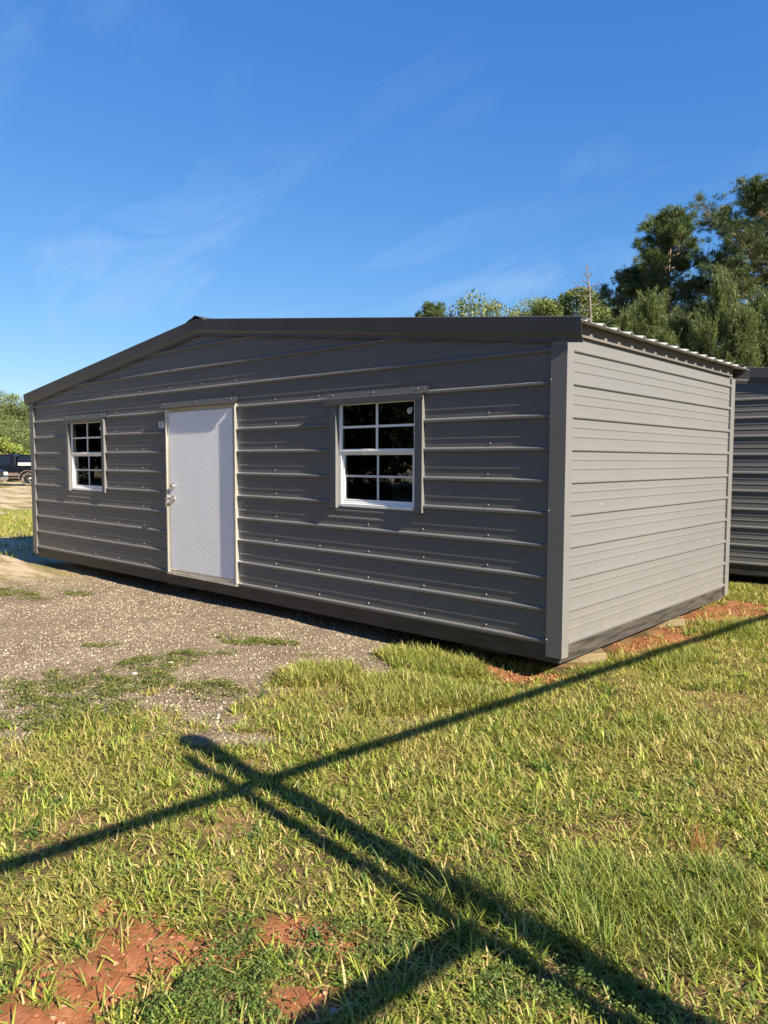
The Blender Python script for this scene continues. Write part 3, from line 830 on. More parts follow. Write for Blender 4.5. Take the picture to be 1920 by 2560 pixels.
# ------------------------------------------------------------------ turf, weeds and stones
def in_reach(x, y, margin=1.2):
    dx_, dy_ = x - CP.x, y - CP.y
    f = dx_ * math.sin(YAW) + dy_ * math.cos(YAW)
    r = dx_ * math.cos(YAW) - dy_ * math.sin(YAW)
    return (f > 0.9) & (np.abs(r) < f * 0.53 + margin)
def under_shed(x, y):
    a = (x < -0.10) & (x > -SL + 0.1) & (y > 0.22) & (y < SD - 0.1)
    b = (x < 1.0) & (x > -7.5) & (y > 5.6)
    return a | b

def blades(name, x, y, length, width, tilt, bend, color, seg=3, az=None, curl=0.0):
    n = len(x)
    z = ground_h(x, y) - 0.006
    az = RNG.random(n) * 2 * np.pi if az is None else az
    hx, hy = np.cos(az), np.sin(az)
    wx, wy = -np.sin(az), np.cos(az)
    tw = (RNG.random(n) - 0.5) * 1.2
    V = []; prof = [1.0, 0.95, 0.7, 0.0] if seg == 3 else [1.0, 0.85, 0.0]
    px, py, pz = x.copy(), y.copy(), z.copy()
    ang = tilt.copy()
    cols = []
    for i in range(seg + 1):
        w = width * prof[i] / 2
        cx, cz = wx * np.cos(tw), np.sin(tw) * 0.5
        if i < seg:
            V.append(np.stack([px - cx * w, py - wy * np.cos(tw) * w, pz - cz * w], 1)); V.append(np.stack([px + cx * w, py + wy * np.cos(tw) * w, pz + cz * w], 1))
        else:
            V.append(np.stack([px, py, pz], 1))
        l = length / seg
        px = px + hx * np.sin(ang) * l; py = py + hy * np.sin(ang) * l; pz = pz + np.cos(ang) * l
        pz = np.maximum(pz, z + 0.010)
        ang = ang + bend / seg
    k = 2 * seg + 1
    V = np.stack(V, 1).reshape(-1, 3)
    base = np.arange(n) * k
    Q = [np.stack([base + 2 * i, base + 2 * i + 1, base + 2 * i + 3, base + 2 * i + 2], 1) for i in range(seg - 1)]
    T = np.stack([base + 2 * seg - 2, base + 2 * seg - 1, base + 2 * seg], 1)
    C = np.repeat(color, k, axis=0)
    return np_mesh(name, V, [np.concatenate(Q), T], C)

def pal(n, cols, wts, jit=0.18):
    idx = RNG.choice(len(cols), n, p=np.array(wts) / sum(wts))
    c = np.array(cols)[idx]
    return np.clip(c * (1 + (RNG.random((n, 1)) - 0.5) * 2 * jit) * (1 + (RNG.random((n, 3)) - 0.5) * 0.12), 0, 1)

GREEN, LIME, OLIVE, STRAW, DEEP = (0.120, 0.185, 0.030), (0.29, 0.335, 0.055), (0.22, 0.215, 0.052), (0.50, 0.39, 0.16), (0.055, 0.115, 0.022)

def scatter(n, x0, x1, y0, y1):
    return RNG.uniform(x0, x1, n), RNG.uniform(y0, y1, n)

def lawn():
    x, y = scatter(1500000, -7.5, 3.0, -5.0, 5.2)
    ok = in_reach(x, y) & ~under_shed(x, y); x, y = x[ok], y[ok]
    m = masks(x, y)
    d = m['dist']
    clump = 0.35 + 0.9 * sst(0.35, 0.62, fbm(x, y, 7.0, 12, 3))
    dens = (m['lawn'] * (1 - 0.75 * m['clover']) * clump + 0.10 * m['edge'] + 0.9 * m['tuft']) * np.interp(d, [2, 4.5, 8, 12], [1.0, 0.95, 0.75, 0.5])
    shade = (x > -SL) & (x < -0.02) & (y > -0.10) & (y < SD)
    dens = np.where(shade, dens * 0.5, dens)
    ok = RNG.random(len(x)) < dens * 0.92
    x, y, d = x[ok], y[ok], d[ok]; m = {k: v[ok] for k, v in m.items()}
    n = len(x)
    tall = fbm(x, y, 1.3, 15, 3)
    L = (0.036 + 0.052 * RNG.random(n) ** 1.4) * (0.55 + 0.9 * tall) * (1 + 0.9 * m['tuft'] + 0.75 * m['fine'])
    Wd = (0.0040 + 0.0048 * RNG.random(n)) * np.interp(d, [2, 5, 9], [0.95, 1.0, 1.35]) * (1 - 0.35 * m['fine'])
    tilt = 0.30 + 1.10 * RNG.random(n) ** 0.7 * (1 - 0.55 * np.maximum(m['fine'], 0.6 * m['tuft']))
    bend = 0.2 + 1.1 * RNG.random(n)
    c = pal(n, [GREEN, LIME, OLIVE, STRAW], [0.22, 0.38, 0.20, 0.20])
    dry = sst(0.48, 0.68, fbm(x, y, 1.9, 18, 3))[:, None]
    c = c * (1 - 0.55 * dry) + 0.55 * dry * pal(n, [STRAW, OLIVE, LIME], [0.45, 0.3, 0.25])
    lush = np.clip(m['fine'] + 0.5 * m['tuft'], 0, 1)[:, None]
    c = c * (1 - 0.55 * lush) + 0.55 * lush * pal(n, [GREEN, LIME, DEEP], [0.55, 0.3, 0.15])
    nr = d < 4.2
    for nm, q, sg, lab in (('lawn_grass', nr, 3, 'coarse sunlit yellow green grass of the lawn crossed by the post shadows'), ('lawn_grass', ~nr, 2, 'sunlit grass of the lawn along the foot of the sheds')):
        o = link(nm, blades(nm, x[q], y[q], L[q], Wd[q], tilt[q], bend[q], c[q], seg=sg), M['grass'])
        tag(o, lab, 'grass', kind='stuff')
lawn()

def far_grass():
    x, y = scatter(150000, -24, -6.2, -4.0, 9.0)
    ok = in_reach(x, y, 2.0) & ~under_shed(x, y); x, y = x[ok], y[ok]
    m = masks(x, y)
    strip = np.exp(-((x + 15.5) / 2.2) ** 2) + 0.5 * np.exp(-((x + 19.5) / 1.2) ** 2)
    p = m['far'] * np.clip(1.1 * strip * sst(0.36, 0.55, fbm(x, y, 0.6, 44, 3)) + 0.35 * sst(0.5, 0.62, fbm(x, y * 2, 0.9, 45, 3)), 0, 1)
    ok = RNG.random(len(x)) < p
    x, y = x[ok], y[ok]; n = len(x)
    c = pal(n, [LIME, GREEN, OLIVE, STRAW], [0.4, 0.25, 0.2, 0.15])
    o = link('lot_edge_grass', blades('lot_edge_grass', x, y, RNG.uniform(0.05, 0.12, n), RNG.uniform(0.010, 0.018, n), RNG.uniform(0.1, 0.9, n), RNG.uniform(0.2, 0.9, n), c, seg=2), M['grass'])
    tag(o, 'patchy grass on the sandy lot beyond the shed corner', 'grass', kind='stuff')
far_grass()

def thatch():
    x, y = scatter(260000, -4.0, 3.0, -4.8, 4.6)
    ok = in_reach(x, y) & ~under_shed(x, y); x, y = x[ok], y[ok]
    m = masks(x, y)
    p = (0.55 * m['edge'] + 0.6 * m['bare'] * m['lawn'] + 0.22 * m['lawn'] + 0.05 * m['clay']) * np.interp(m['dist'], [2, 8], [0.9, 0.5])
    ok = RNG.random(len(x)) < p
    x, y = x[ok], y[ok]; n = len(x)
    c = pal(n, [STRAW, (0.30, 0.20, 0.10), (0.46, 0.37, 0.20), OLIVE], [0.45, 0.25, 0.2, 0.1])
    o = link('dry_thatch', blades('dry_thatch', x, y, 0.03 + 0.06 * RNG.random(n), 0.002 + 0.003 * RNG.random(n), 1.1 + 0.45 * RNG.random(n), 0.3 * RNG.random(n), c, seg=2), M['grass'])
    tag(o, 'dry straw coloured thatch lying between lawn and gravel', 'thatch', kind='stuff')
thatch()

def tussocks():
    # broad-leaved tufts standing out of the lawn: blades share a root
    X, Y, A, L_, W_, T_, B_, C_ = [], [], [], [], [], [], [], []
    cx, cy = scatter(2600, -2.6, 2.4, -4.4, 3.8)
    ok = in_reach(cx, cy, 0.8) & ~under_shed(cx, cy); cx, cy = cx[ok], cy[ok]
    m = masks(cx, cy)
    pr = (0.30 * m['lawn'] + 0.5 * m['tuft'] + 0.10 * m['edge'] + 0.07 * m['clay'] + 0.12 * m['clover'] + 0.15 * m['fine'])
    ok = RNG.random(len(cx)) < pr
    cx, cy = cx[ok], cy[ok]; fine = m['fine'][ok]; d = m['dist'][ok]
    for a, b, f in zip(cx, cy, fine):
        k = RNG.integers(9, 20)
        X.append(a + RNG.normal(0, 0.014, k)); Y.append(b + RNG.normal(0, 0.014, k))
        L_.append(RNG.uniform(0.05, 0.11, k) * (1.15 if f > 0.4 else 1)); W_.append(RNG.uniform(0.005, 0.009, k) * (0.55 if f > 0.4 else 1))
        T_.append(RNG.uniform(0.25, 1.15, k) * (0.5 if f > 0.4 else 1)); B_.append(RNG.uniform(0.3, 1.0, k))
        base = random.choice([GREEN, LIME, LIME, OLIVE, DEEP])
        C_.append(np.array(base) * RNG.uniform(0.85, 1.3, (k, 1)))
    X, Y, L_, W_, T_, B_, C_ = [np.concatenate(q) for q in (X, Y, L_, W_, T_, B_, C_)]
    o = link('grass_tussocks', blades('grass_tussocks', X, Y, L_, W_, T_, B_, C_), M['grass'])
    tag(o, 'broad bladed grass tufts standing out of the lawn', 'grass', kind='stuff')
    # the one dead russet tuft
    k = 60
    x = 1.54 + RNG.normal(0, 0.03, k); y = -1.66 + RNG.normal(0, 0.03, k)
    o = link('russet_grass_tuft', blades('russet_grass_tuft', x, y, RNG.uniform(0.08, 0.17, k), np.full(k, 0.0025), RNG.uniform(0.05, 0.7, k), RNG.uniform(0.1, 0.5, k), pal(k, [(0.36, 0.15, 0.06), (0.42, 0.25, 0.10)], [0.6, 0.4])), M['grass'])
    tag(o, 'dead russet tuft of wiry grass in the green lawn', 'grass tuft')
tussocks()

def weeds(name, n0, box, key, label, cols, size, height):
    # low mats of small round leaflets
    x, y = scatter(n0, *box)
    ok = in_reach(x, y) & ~under_shed(x, y); x, y = x[ok], y[ok]
    m = masks(x, y)
    ok = RNG.random(len(x)) < m[key] * (0.25 + 0.75 * sst(0.36, 0.6, fbm(x, y, 11, 29, 2)))
    x, y = x[ok], y[ok]; n = len(x)
    hgt = (0.3 + 0.7 * sst(0.3, 0.7, fbm(x, y, 9, 30, 2))) * height
    z = ground_h(x, y) + 0.004 + RNG.random(n) ** 0.7 * hgt
    s = size * RNG.uniform(0.6, 1.3, n)
    az = RNG.random(n) * 2 * np.pi
    tl = RNG.normal(0, 0.5, n); tl2 = RNG.normal(0, 0.5, n)
    u = np.stack([np.cos(az) * np.cos(tl), np.sin(az) * np.cos(tl), np.sin(tl)], 1)
    v = np.stack([-np.sin(az) * np.cos(tl2), np.cos(az) * np.cos(tl2), np.sin(tl2)], 1)
    c = np.stack([x, y, z], 1)
    V = np.stack([c - u * s[:, None], c - v * (s * 0.45)[:, None] + u * (s * 0.1)[:, None], c + u * s[:, None], c + v * (s * 0.45)[:, None] + u * (s * 0.1)[:, None]], 1).reshape(-1, 3)
    b = np.arange(n) * 4
    C = np.repeat(pal(n, cols, [1] * len(cols), 0.25), 4, axis=0)
    o = link(name, np_mesh(name, V, [np.stack([b, b + 1, b + 2, b + 3], 1)], C), M['grass'])
    tag(o, label, 'weeds', kind='stuff')
    print(name, n)
weeds('gravel_weeds', 420000, (-7.6, -1.0, -3.4, 0.1), 'weed', 'low olive green weed mats growing in the gravel', [(0.12, 0.16, 0.03), (0.17, 0.20, 0.045), (0.09, 0.13, 0.03), (0.24, 0.21, 0.08)], 0.010, 0.035)
weeds('clover_patches', 160000, (0.1, 1.9, -4.2, -2.5), 'clover', 'dark green clover spreading over the red clay', [(0.085, 0.150, 0.030), (0.12, 0.185, 0.040), (0.17, 0.22, 0.055)], 0.0065, 0.045)

def stones(name, n0, box, prob, smin, smax, cols, wts, label, sink=0.35, flat=(0.45, 0.85)):
    x, y = scatter(n0, *box)
    ok = in_reach(x, y); x, y = x[ok], y[ok]
    m = masks(x, y)
    ok = RNG.random(len(x)) < prob(m, x, y)
    x, y = x[ok], y[ok]; n = len(x)
    s = smin + (smax - smin) * RNG.random(n) ** 2.2
    oct_ = np.array([(1, 0, 0), (0, 1, 0), (-1, 0, 0), (0, -1, 0), (0, 0, 1), (0, 0, -1), (.62, .62, .4), (-.62, -.6, .45)], float)[:8]
    faces = np.array([(0, 6, 4), (6, 1, 4), (0, 1, 6), (1, 2, 4), (2, 7, 4), (7, 3, 4), (2, 3, 7), (3, 0, 4), (1, 0, 5), (2, 1, 5), (3, 2, 5), (0, 3, 5)])
    P = oct_[None] * (1 + (RNG.random((n, 8, 3)) - 0.5) * 0.7) * s[:, None, None] * 0.5
    P[:, :, 2] *= RNG.uniform(*flat, (n, 1))
    a = RNG.random(n) * 2 * np.pi
    ca, sa = np.cos(a)[:, None], np.sin(a)[:, None]
    X = P[:, :, 0] * ca - P[:, :, 1] * sa; Y = P[:, :, 0] * sa + P[:, :, 1] * ca
    tl = RNG.normal(0, 0.35, n)[:, None]
    Z = P[:, :, 2] * np.cos(tl) + X * np.sin(tl)
    z = ground_h(x, y) + s * (0.35 - sink) * 0.5
    V = np.stack([X + x[:, None], Y + y[:, None], Z + z[:, None]], 2).reshape(-1, 3)
    F = (faces[None] + (np.arange(n) * 8)[:, None, None]).reshape(-1, 3)
    C = np.repeat(pal(n, cols, wts, 0.22), 8, axis=0)
    o = link(name, np_mesh(name, V, [F], C), M['stone'])
    tag(o, label, 'gravel', kind='stuff')
    print(name, n)
stones('gravel', 128000, (-7.6, 0.2, -3.6, 0.6), lambda m, x, y: np.clip(m['grav'], 0, 1) * (1 - m['far']) * (0.3 + 0.7 * sst(0.36, 0.58, fbm(x, y, 1.1, 77, 4))) * np.interp(m['dist'], [3, 6, 10], [0.9, 0.75, 0.5]), 0.005, 0.023,
       [(0.25, 0.205, 0.150), (0.17, 0.137, 0.10), (0.36, 0.30, 0.22), (0.10, 0.084, 0.068), (0.50, 0.43, 0.33)], [0.35, 0.25, 0.2, 0.12, 0.08], 'loose crushed grey stone covering the parking strip')
stones('clay_crumbs', 75000, (-1.3, 1.4, -4.1, 4.4), lambda m, x, y: m['clay'] * (0.30 + 0.6 * sst(0.45, 0.62, fbm(x, y, 5, 61, 2))), 0.003, 0.026,
       [(0.29, 0.120, 0.060), (0.22, 0.085, 0.040), (0.38, 0.19, 0.11), (0.15, 0.058, 0.028)], [0.4, 0.3, 0.2, 0.1], 'crumbs of red clay on the bare soil patches', sink=0.3)

def pebbles():
    # single stones large enough to pick out
    spots = [((-2.33, -1.96), 0.060, (0.40, 0.38, 0.35), 'pale flat stone lying on the gravel beside the weeds'),
             ((-2.40, -1.62), 0.060, (0.38, 0.34, 0.27), 'tan flat stone lying on the gravel above the weed mat'),
             ((1.083, -3.245), 0.030, (0.30, 0.25, 0.23), 'grey pink stone lying in the shaded red clay'),
             ((1.098, -3.205), 0.026, (0.27, 0.22, 0.20), 'smaller dull stone beside the grey pink stone in the clay')]
    for (x, y), s, c, lab in spots:
        bm = bmesh.new(); bmesh.ops.create_icosphere(bm, subdivisions=2, radius=s / 2)
        for v in bm.verts:
            f = 1 + 0.28 * (random.random() - 0.5)
            v.co = Vector((v.co.x * f, v.co.y * f * 0.75, v.co.z * f * 0.5))
        me = bpy.data.meshes.new('stone'); bm.to_mesh(me); bm.free()
        mm = noise_col(mat('stone_' + lab.split()[0], c, 0.85), tuple(k * 0.75 for k in c), tuple(min(1, k * 1.15) for k in c), 30, 5)
        o = link('stone', me, mm, None, (x, y, float(ground_h(np.array([x]), np.array([y]))[0]) + s * 0.08))
        o.rotation_euler = (0.1, 0.15, random.random() * 6)
        tag(o, lab, 'stone')
pebbles()

# ------------------------------------------------------------------ trees
def limb_path(p, d, length, n, droop, wob):
    pts = [Vector(p)]
    d = Vector(d).normalized()
    for i in range(n):
        d = (d + Vector((random.uniform(-wob, wob), random.uniform(-wob, wob), droop + random.uniform(-wob, wob) * 0.6))).normalized()
        pts.append(pts[-1] + d * length / n)
    return pts

def tufts_mesh(name, C, D, size, per, width, tint, up=0.35):
    """needle bundles: thin triangles fanned about each twig end"""
    C, D = np.array(C), np.array(D)
    n = len(C)
    C = np.repeat(C, per, 0); D = np.repeat(D, per, 0); tint = np.repeat(tint, per, 0)
    k = n * per
    d = D + RNG.normal(0, 0.62, (k, 3)); d[:, 2] += up
    d /= np.linalg.norm(d, axis=1)[:, None]
    s = size * RNG.uniform(0.65, 1.2, k)[:, None]
    side = np.cross(d, RNG.normal(0, 1, (k, 3))); side /= np.linalg.norm(side, axis=1)[:, None]
    base = C + RNG.normal(0, size * 0.18, (k, 3))
    w = width * RNG.uniform(0.7, 1.3, k)[:, None]
    V = np.stack([base, base + d * s * 0.75 + side * w * 1.25, base + d * s - side * w * 0.75], 1).reshape(-1, 3)
    b = np.arange(k) * 3
    col = np.clip(tint * (1 + (RNG.random((k, 1)) - 0.5) * 0.5), 0, 1)
    return np_mesh(name, V, [np.stack([b, b + 1, b + 2], 1)], np.repeat(col, 3, 0))

def pine(h, base, spread, seed, needles, limbs=46, lean=0.02, sparse=1.0, top_round=0.6, tw=0.2):
    """tall loblolly-like pine: bare lower stem, open crown of limbs carrying needle clumps"""
    random.seed(seed); global RNG; RNG = np.random.default_rng(seed)
    tr = MB()
    stem = [Vector((0, 0, -0.3))]
    for i in range(1, 13):
        stem.append(Vector((lean * h * (i / 12) ** 1.5 + random.uniform(-.05, .05), random.uniform(-.05, .05), h * 0.97 * i / 12)))
    tr.tube(stem, [tw * (1 - 0.9 * i / 12) + 0.02 for i in range(13)], 8)
    def on_stem(t):
        f = t * 12; i = min(int(f), 11); return stem[i].lerp(stem[i + 1], f - i)
    C, D, T = [], [], []
    for k in range(limbs):
        t = base + (1 - base) * (k + random.random()) / limbs
        q = (t - base) / (1 - base)
        L = spread * (math.sin(math.pi * min(1, (q * 0.80 + 0.2))) ** 0.7) * random.uniform(0.5, 1.12) + 0.3
        if q < 0.25 and random.random() < 0.35: L *= 0.5
        az = k * 2.4 + random.uniform(-0.6, 0.6)
        el = -0.15 + 0.9 * q + random.uniform(-0.2, 0.25)
        p = on_stem(min(t, 0.995))
        pts = limb_path(p, (math.cos(az) * math.cos(el), math.sin(az) * math.cos(el), math.sin(el)), L, 6, 0.09, 0.14)
        tr.tube(pts, [max(0.012, (0.020 + 0.018 * L) * (1 - i / 7)) for i in range(7)], 5, cap=False)
        nt_ = int((5 + 6.5 * L) * sparse)
        for j in range(nt_):
            f = random.uniform(0.35, 1.0) ** 0.8 * 6
            i = min(int(f), 5)
            a = pts[i].lerp(pts[i + 1], f - i)
            dd = (pts[i + 1] - pts[i]).normalized()
            sd = Vector((random.uniform(-1, 1), random.uniform(-1, 1), random.uniform(-0.25, 0.7))).normalized()
            tl = random.uniform(0.25, 0.85) * (0.5 + 0.2 * L)
            e = a + (dd * 0.5 + sd * 0.8).normalized() * tl
            tr.tube([a, a.lerp(e, 0.5) + Vector((0, 0, 0.03)), e], [0.014, 0.010, 0.006], 3, cap=False)
            tone = random.random()
            for _ in range(random.randint(5, 9)):
                g = a.lerp(e, random.uniform(0.65, 1.05)) + Vector((random.gauss(0, .10), random.gauss(0, .10), random.gauss(0.05, .08)))
                C.append(g); D.append((e - a).normalized())
                T.append(np.array(needles[0]) * (1 - tone) + np.array(needles[1]) * tone)
    return tr.mesh('trunk', smooth=True, fix=False), tufts_mesh('crown', C, D, 0.22, 13, 0.013, np.array(T))

def young_pine(h, spread, seed, needles):
    """dense conical young pine with upright candles"""
    random.seed(seed); global RNG; RNG = np.random.default_rng(seed)
    tr = MB()
    tr.tube([(0, 0, -0.2), (0.03, 0, h * 0.5), (0, 0.02, h * 0.99)], [0.12, 0.07, 0.012], 7)
    C, D, T = [], [], []
    for k in range(92):
        q = (k + random.random()) / 92
        z = h * (0.05 + 0.94 * q)
        L = spread * (1 - q) ** 0.75 * random.uniform(0.7, 1.12) + 0.15
        az = k * 2.4 + random.uniform(-.5, .5)
        pts = limb_path((0, 0, z), (math.cos(az), math.sin(az), 0.25 + 0.5 * q), L, 5, 0.13, 0.09)
        tr.tube(pts, [0.028 * (1 - i / 6) + 0.006 for i in range(6)], 4, cap=False)
        for j in range(int(5 + 11 * L)):
            f = random.uniform(0.2, 1.0) ** 0.8 * 5; i = min(int(f), 4)
            a = pts[i].lerp(pts[i + 1], f - i) + Vector((random.gauss(0, .12), random.gauss(0, .12), random.gauss(0, .08)))
            dd = ((pts[i + 1] - pts[i]).normalized() * random.uniform(0.2, 0.9) + Vector((random.gauss(0, .25), random.gauss(0, .25), 1.0))).normalized()
            ln = random.uniform(0.25, 0.6)
            tone = min(1, max(0, (0.15 + 0.6 * (f / 5)) + random.uniform(-.3, .3)))
            for s_ in range(6):
                C.append(a + dd * ln * s_ / 5); D.append(dd)
                T.append(np.array(needles[0]) * (1 - tone) + np.array(needles[1]) * tone)
    return tr.mesh('trunk', smooth=True, fix=False), tufts_mesh('crown', C, D, 0.15, 7, 0.009, np.array(T), up=0.5)

def broadleaf(h, rx, rz, seed, cols, clumps=70, per=170, leaf=0.15, sparse=False):
    random.seed(seed); global RNG; RNG = np.random.default_rng(seed)
    tr = MB()
    cz = h - rz
    stem = limb_path((0, 0, -0.3), (0, 0, 1), cz + 0.3, 5, 0.2, 0.05)
    tr.tube(stem, [0.24, 0.21, 0.18, 0.15, 0.12, 0.09], 8)
    P, T = [], []
    for k in range(clumps):
        v = Vector((random.gauss(0, 1), random.gauss(0, 1), random.gauss(0.15, 1))).normalized()
        r = random.uniform(0.35, 1.0) ** 0.6
        c = Vector((v.x * rx * r, v.y * rx * r, cz + v.z * rz * r)) + stem[-1] * 0
        wob = 1 + 0.3 * math.sin(v.x * 5 + seed) * math.cos(v.y * 4)
        c.x *= wob; c.y *= wob
        st = stem[random.randint(2, 5)]
        mid = st.lerp(c, 0.5) + Vector((0, 0, 0.3))
        tr.tube([st, mid, c], [0.07, 0.04, 0.012], 5, cap=False)
        cr = random.uniform(0.45, 1.0) * rx * 0.34
        tone = np.array(cols[0]) + (np.array(cols[1]) - np.array(cols[0])) * random.random()
        n = int(per * random.uniform(0.6, 1.3))
        q = RNG.normal(0, 1, (n, 3)); q /= np.linalg.norm(q, axis=1)[:, None]
        q *= (RNG.random(n) ** 0.45)[:, None] * cr * np.array([1.15, 1.15, 0.72])
        P.append(q + np.array(c)); T.append(np.repeat(tone[None], n, 0) * RNG.uniform(0.7, 1.3, (n, 1)))
    P, T = np.concatenate(P), np.concatenate(T)
    n = len(P)
    u = RNG.normal(0, 1, (n, 3)); u /= np.linalg.norm(u, axis=1)[:, None]
    v = np.cross(u, RNG.normal(0, 1, (n, 3))); v /= np.linalg.norm(v, axis=1)[:, None]
    s = leaf * RNG.uniform(0.6, 1.2, n)[:, None]
    V = np.stack([P - u * s * .6, P + v * s * .38, P + u * s * .6, P - v * s * .38], 1).reshape(-1, 3)
    b = np.arange(n) * 4
    return tr.mesh('trunk', smooth=True, fix=False), np_mesh('crown', V, [np.stack([b, b + 1, b + 2, b + 3], 1)], np.repeat(np.clip(T, 0, 1), 4, 0))

def plant(name, pair, bark, foliage, x, y, rz, sc, label, group=None, cat='tree', z=None):
    r = empty(name, (x, y, float(ground_h(np.array([x]), np.array([y]))[0]) if z is None else z), rz)
    r.scale = (sc, sc, sc) if not hasattr(sc, '__len__') else sc
    link('trunk', pair[0], M[bark], r); link('crown', pair[1], M[foliage], r)
    tag(r, label, cat, group)
    return r

def at_px(u, v, dist):
    """ground position along the sight line of a photograph pixel column, at a distance from the camera"""
    d = r2 * ((u - 960) / 1848) + u2 * ((1280 - v) / 1848) + fw
    h = math.hypot(d.x, d.y)
    p = CP + d * (dist / h)
    return p.x, p.y, p.z

PN = [(0.038, 0.075, 0.028), (0.12, 0.16, 0.050)]
PN2 = [(0.034, 0.066, 0.028), (0.10, 0.135, 0.044)]
YN = [(0.026, 0.050, 0.014), (0.115, 0.150, 0.036)]
pA = pine(16.3, 0.52, 2.3, 3, PN, limbs=46, lean=0.010, sparse=1.45)
pB = pine(14.0, 0.42, 2.2, 9, PN2, limbs=46, sparse=1.4)
pC = pine(17.5, 0.30, 4.6, 21, PN2, limbs=80, sparse=1.15, tw=0.28)
yA = young_pine(7.4, 2.3, 31, YN); yB = young_pine(6.6, 1.7, 37, YN)
BL = [(0.065, 0.100, 0.028), (0.15, 0.185, 0.050)]
bA = broadleaf(14.5, 4.2, 4.6, 5, BL, 120, 330, 0.17)
bB = broadleaf(9.0, 4.6, 4.4, 8, [(0.075, 0.105, 0.035), (0.17, 0.20, 0.065)], 140, 300, 0.17)
bC = broadleaf(15.2, 3.0, 3.4, 13, [(0.13, 0.17, 0.05), (0.26, 0.29, 0.09)], 60, 200, 0.13)

x, y, z = at_px(1662, 800, 45); plant('pine_tree', pA, 'bark', 'needle', x, y, 0.6, (1.12, 1.12, 0.935), 'tall open pine with bare reddish trunk and a round crown top')
x, y, z = at_px(1588, 800, 46); plant('pine_tree', pB, 'bark', 'needle', x, y, 2.1, (1.05, 1.05, 0.90), 'darker lower pine close beside the tall open pine with the reddish trunk')
x, y, z = at_px(1950, 800, 41); plant('pine_tree', pC, 'bark', 'needle', x, y, 2.2, (1.18, 1.18, 0.86), 'broad dark pine standing highest over the young pines')
x, y, z = at_px(2070, 800, 46); plant('pine_tree', pC, 'bark', 'needle', x, y, 3.0, 0.95, 'dark pine crowding behind the broadest dark pine')
for k, (u, top, dd, pr) in enumerate([(1805, 728, 28, yA), (1628, 765, 31, yB), (1905, 765, 27, yB), (1700, 815, 29, yB), (1580, 800, 33, yB), (1855, 800, 25, yB), (1760, 830, 26, yB), (1660, 850, 27, yA), (1955, 770, 26, yA)]):
    x, y, z = at_px(u, top, dd)
    hh = 7.4 if pr is yA else 6.6
    s = (z - G) / hh
    labs = ['tallest young pine, bright green and conical, below the dark pines', 'slim young pine standing in front of the tall open pine trunk',
            'young pine crowding the far side of the tallest young pine', 'young pine between the slim young pine and the tallest one',
            'smaller young pine between the slim young pine and the bare dead tree', 'short young pine rising over the windowless shed roof',
            'short young pine just below the tallest young pine', 'short broad young pine just over the ribbed eave, below the slim one', 'young pine past the tallest one, at the edge of the broadest dark pine']
    plant('young_pine', pr, 'bark', 'needle', x, y, k * 1.7, (s * 1.0, s * 1.0, s), labs[k], 'young pines behind the sheds')
for u, top, dd, pr, lab, wx in [(1440, 726, 60, bA, 'round dark green leafy tree behind the bare dead tree', 1.0), (1515, 770, 62, bA, 'leafy tree filling in beside the bare dead tree', 0.9), (1205, 760, 70, bB, 'low olive leafy treetop showing over the shed roof beside the pale treetop', 1.0),
                            (1312, 752, 66, bC, 'pale yellow green thin leafy treetop showing over the shed roof', 1.0), (1370, 752, 62, bA, 'leafy treetop showing over the shed roof between pale treetop and dead tree', 0.8), (1530, 790, 40, bA, 'leafy tree low behind the young pines and the eave', 0.6)]:
    x, y, z = at_px(u, top, dd)
    hh = {id(bA): 14.5, id(bB): 9.0, id(bC): 15.2}[id(pr)]
    s = (z - G) / hh
    plant('leafy_tree', pr, 'bark2', 'leaf', x, y, u * 0.01, (s * wx, s * wx, s) if pr is not bB else (s * 0.62, s * 0.62, s), lab, 'leafy trees behind the sheds')
x, y, z = at_px(1082, 757, 70)
plant('pine_tree', pA, 'bark', 'needle', x, y, 2.0, (z - G) / 16.5, 'far small pine top showing alone over the shed roof')
# trees beyond the parked vehicles
for k, (u, top, dd, lab) in enumerate([(10, 985, 74, 'leafy tree behind the parked vehicles, tallest of its row'), (58, 1012, 72, 'leafy tree behind the parked black truck'), (-60, 995, 76, 'leafy tree at the far edge of the gravel lot'),
                                      (35, 1050, 66, 'pale leafy tree with bare grey limbs behind the parked black truck'), (105, 1010, 78, 'leafy tree hidden mostly by the shed corner'), (-20, 1060, 64, 'lower leafy tree behind the parked silver bumpered truck'), (80, 1070, 68, 'leafy tree between the parked truck and the shed corner')]):
    x, y, z = at_px(u, top, dd)
    s = (z - G) / 9.0
    plant('leafy_tree', bB, 'bark2', 'leaf', x, y, k * 1.3, (s * 0.95, s * 0.95, s), lab, 'leafy trees beyond the vehicles')
random.seed(77); RNG = np.random.default_rng(77)
bush = broadleaf(3.0, 1.7, 1.5, 55, [(0.14, 0.19, 0.04), (0.25, 0.28, 0.06)], 45, 130, 0.14)
x, y, z = at_px(6, 1125, 60); plant('shrub', bush, 'bark2', 'leaf', x, y, 0.4, 1.05, 'yellow green shrub behind the parked vehicles', cat='shrub')
x, y, z = at_px(60, 1125, 64); plant('shrub', bush, 'bark2', 'leaf', x, y, 2.4, 0.8, 'low shrub behind the black truck near the shed corner', cat='shrub')
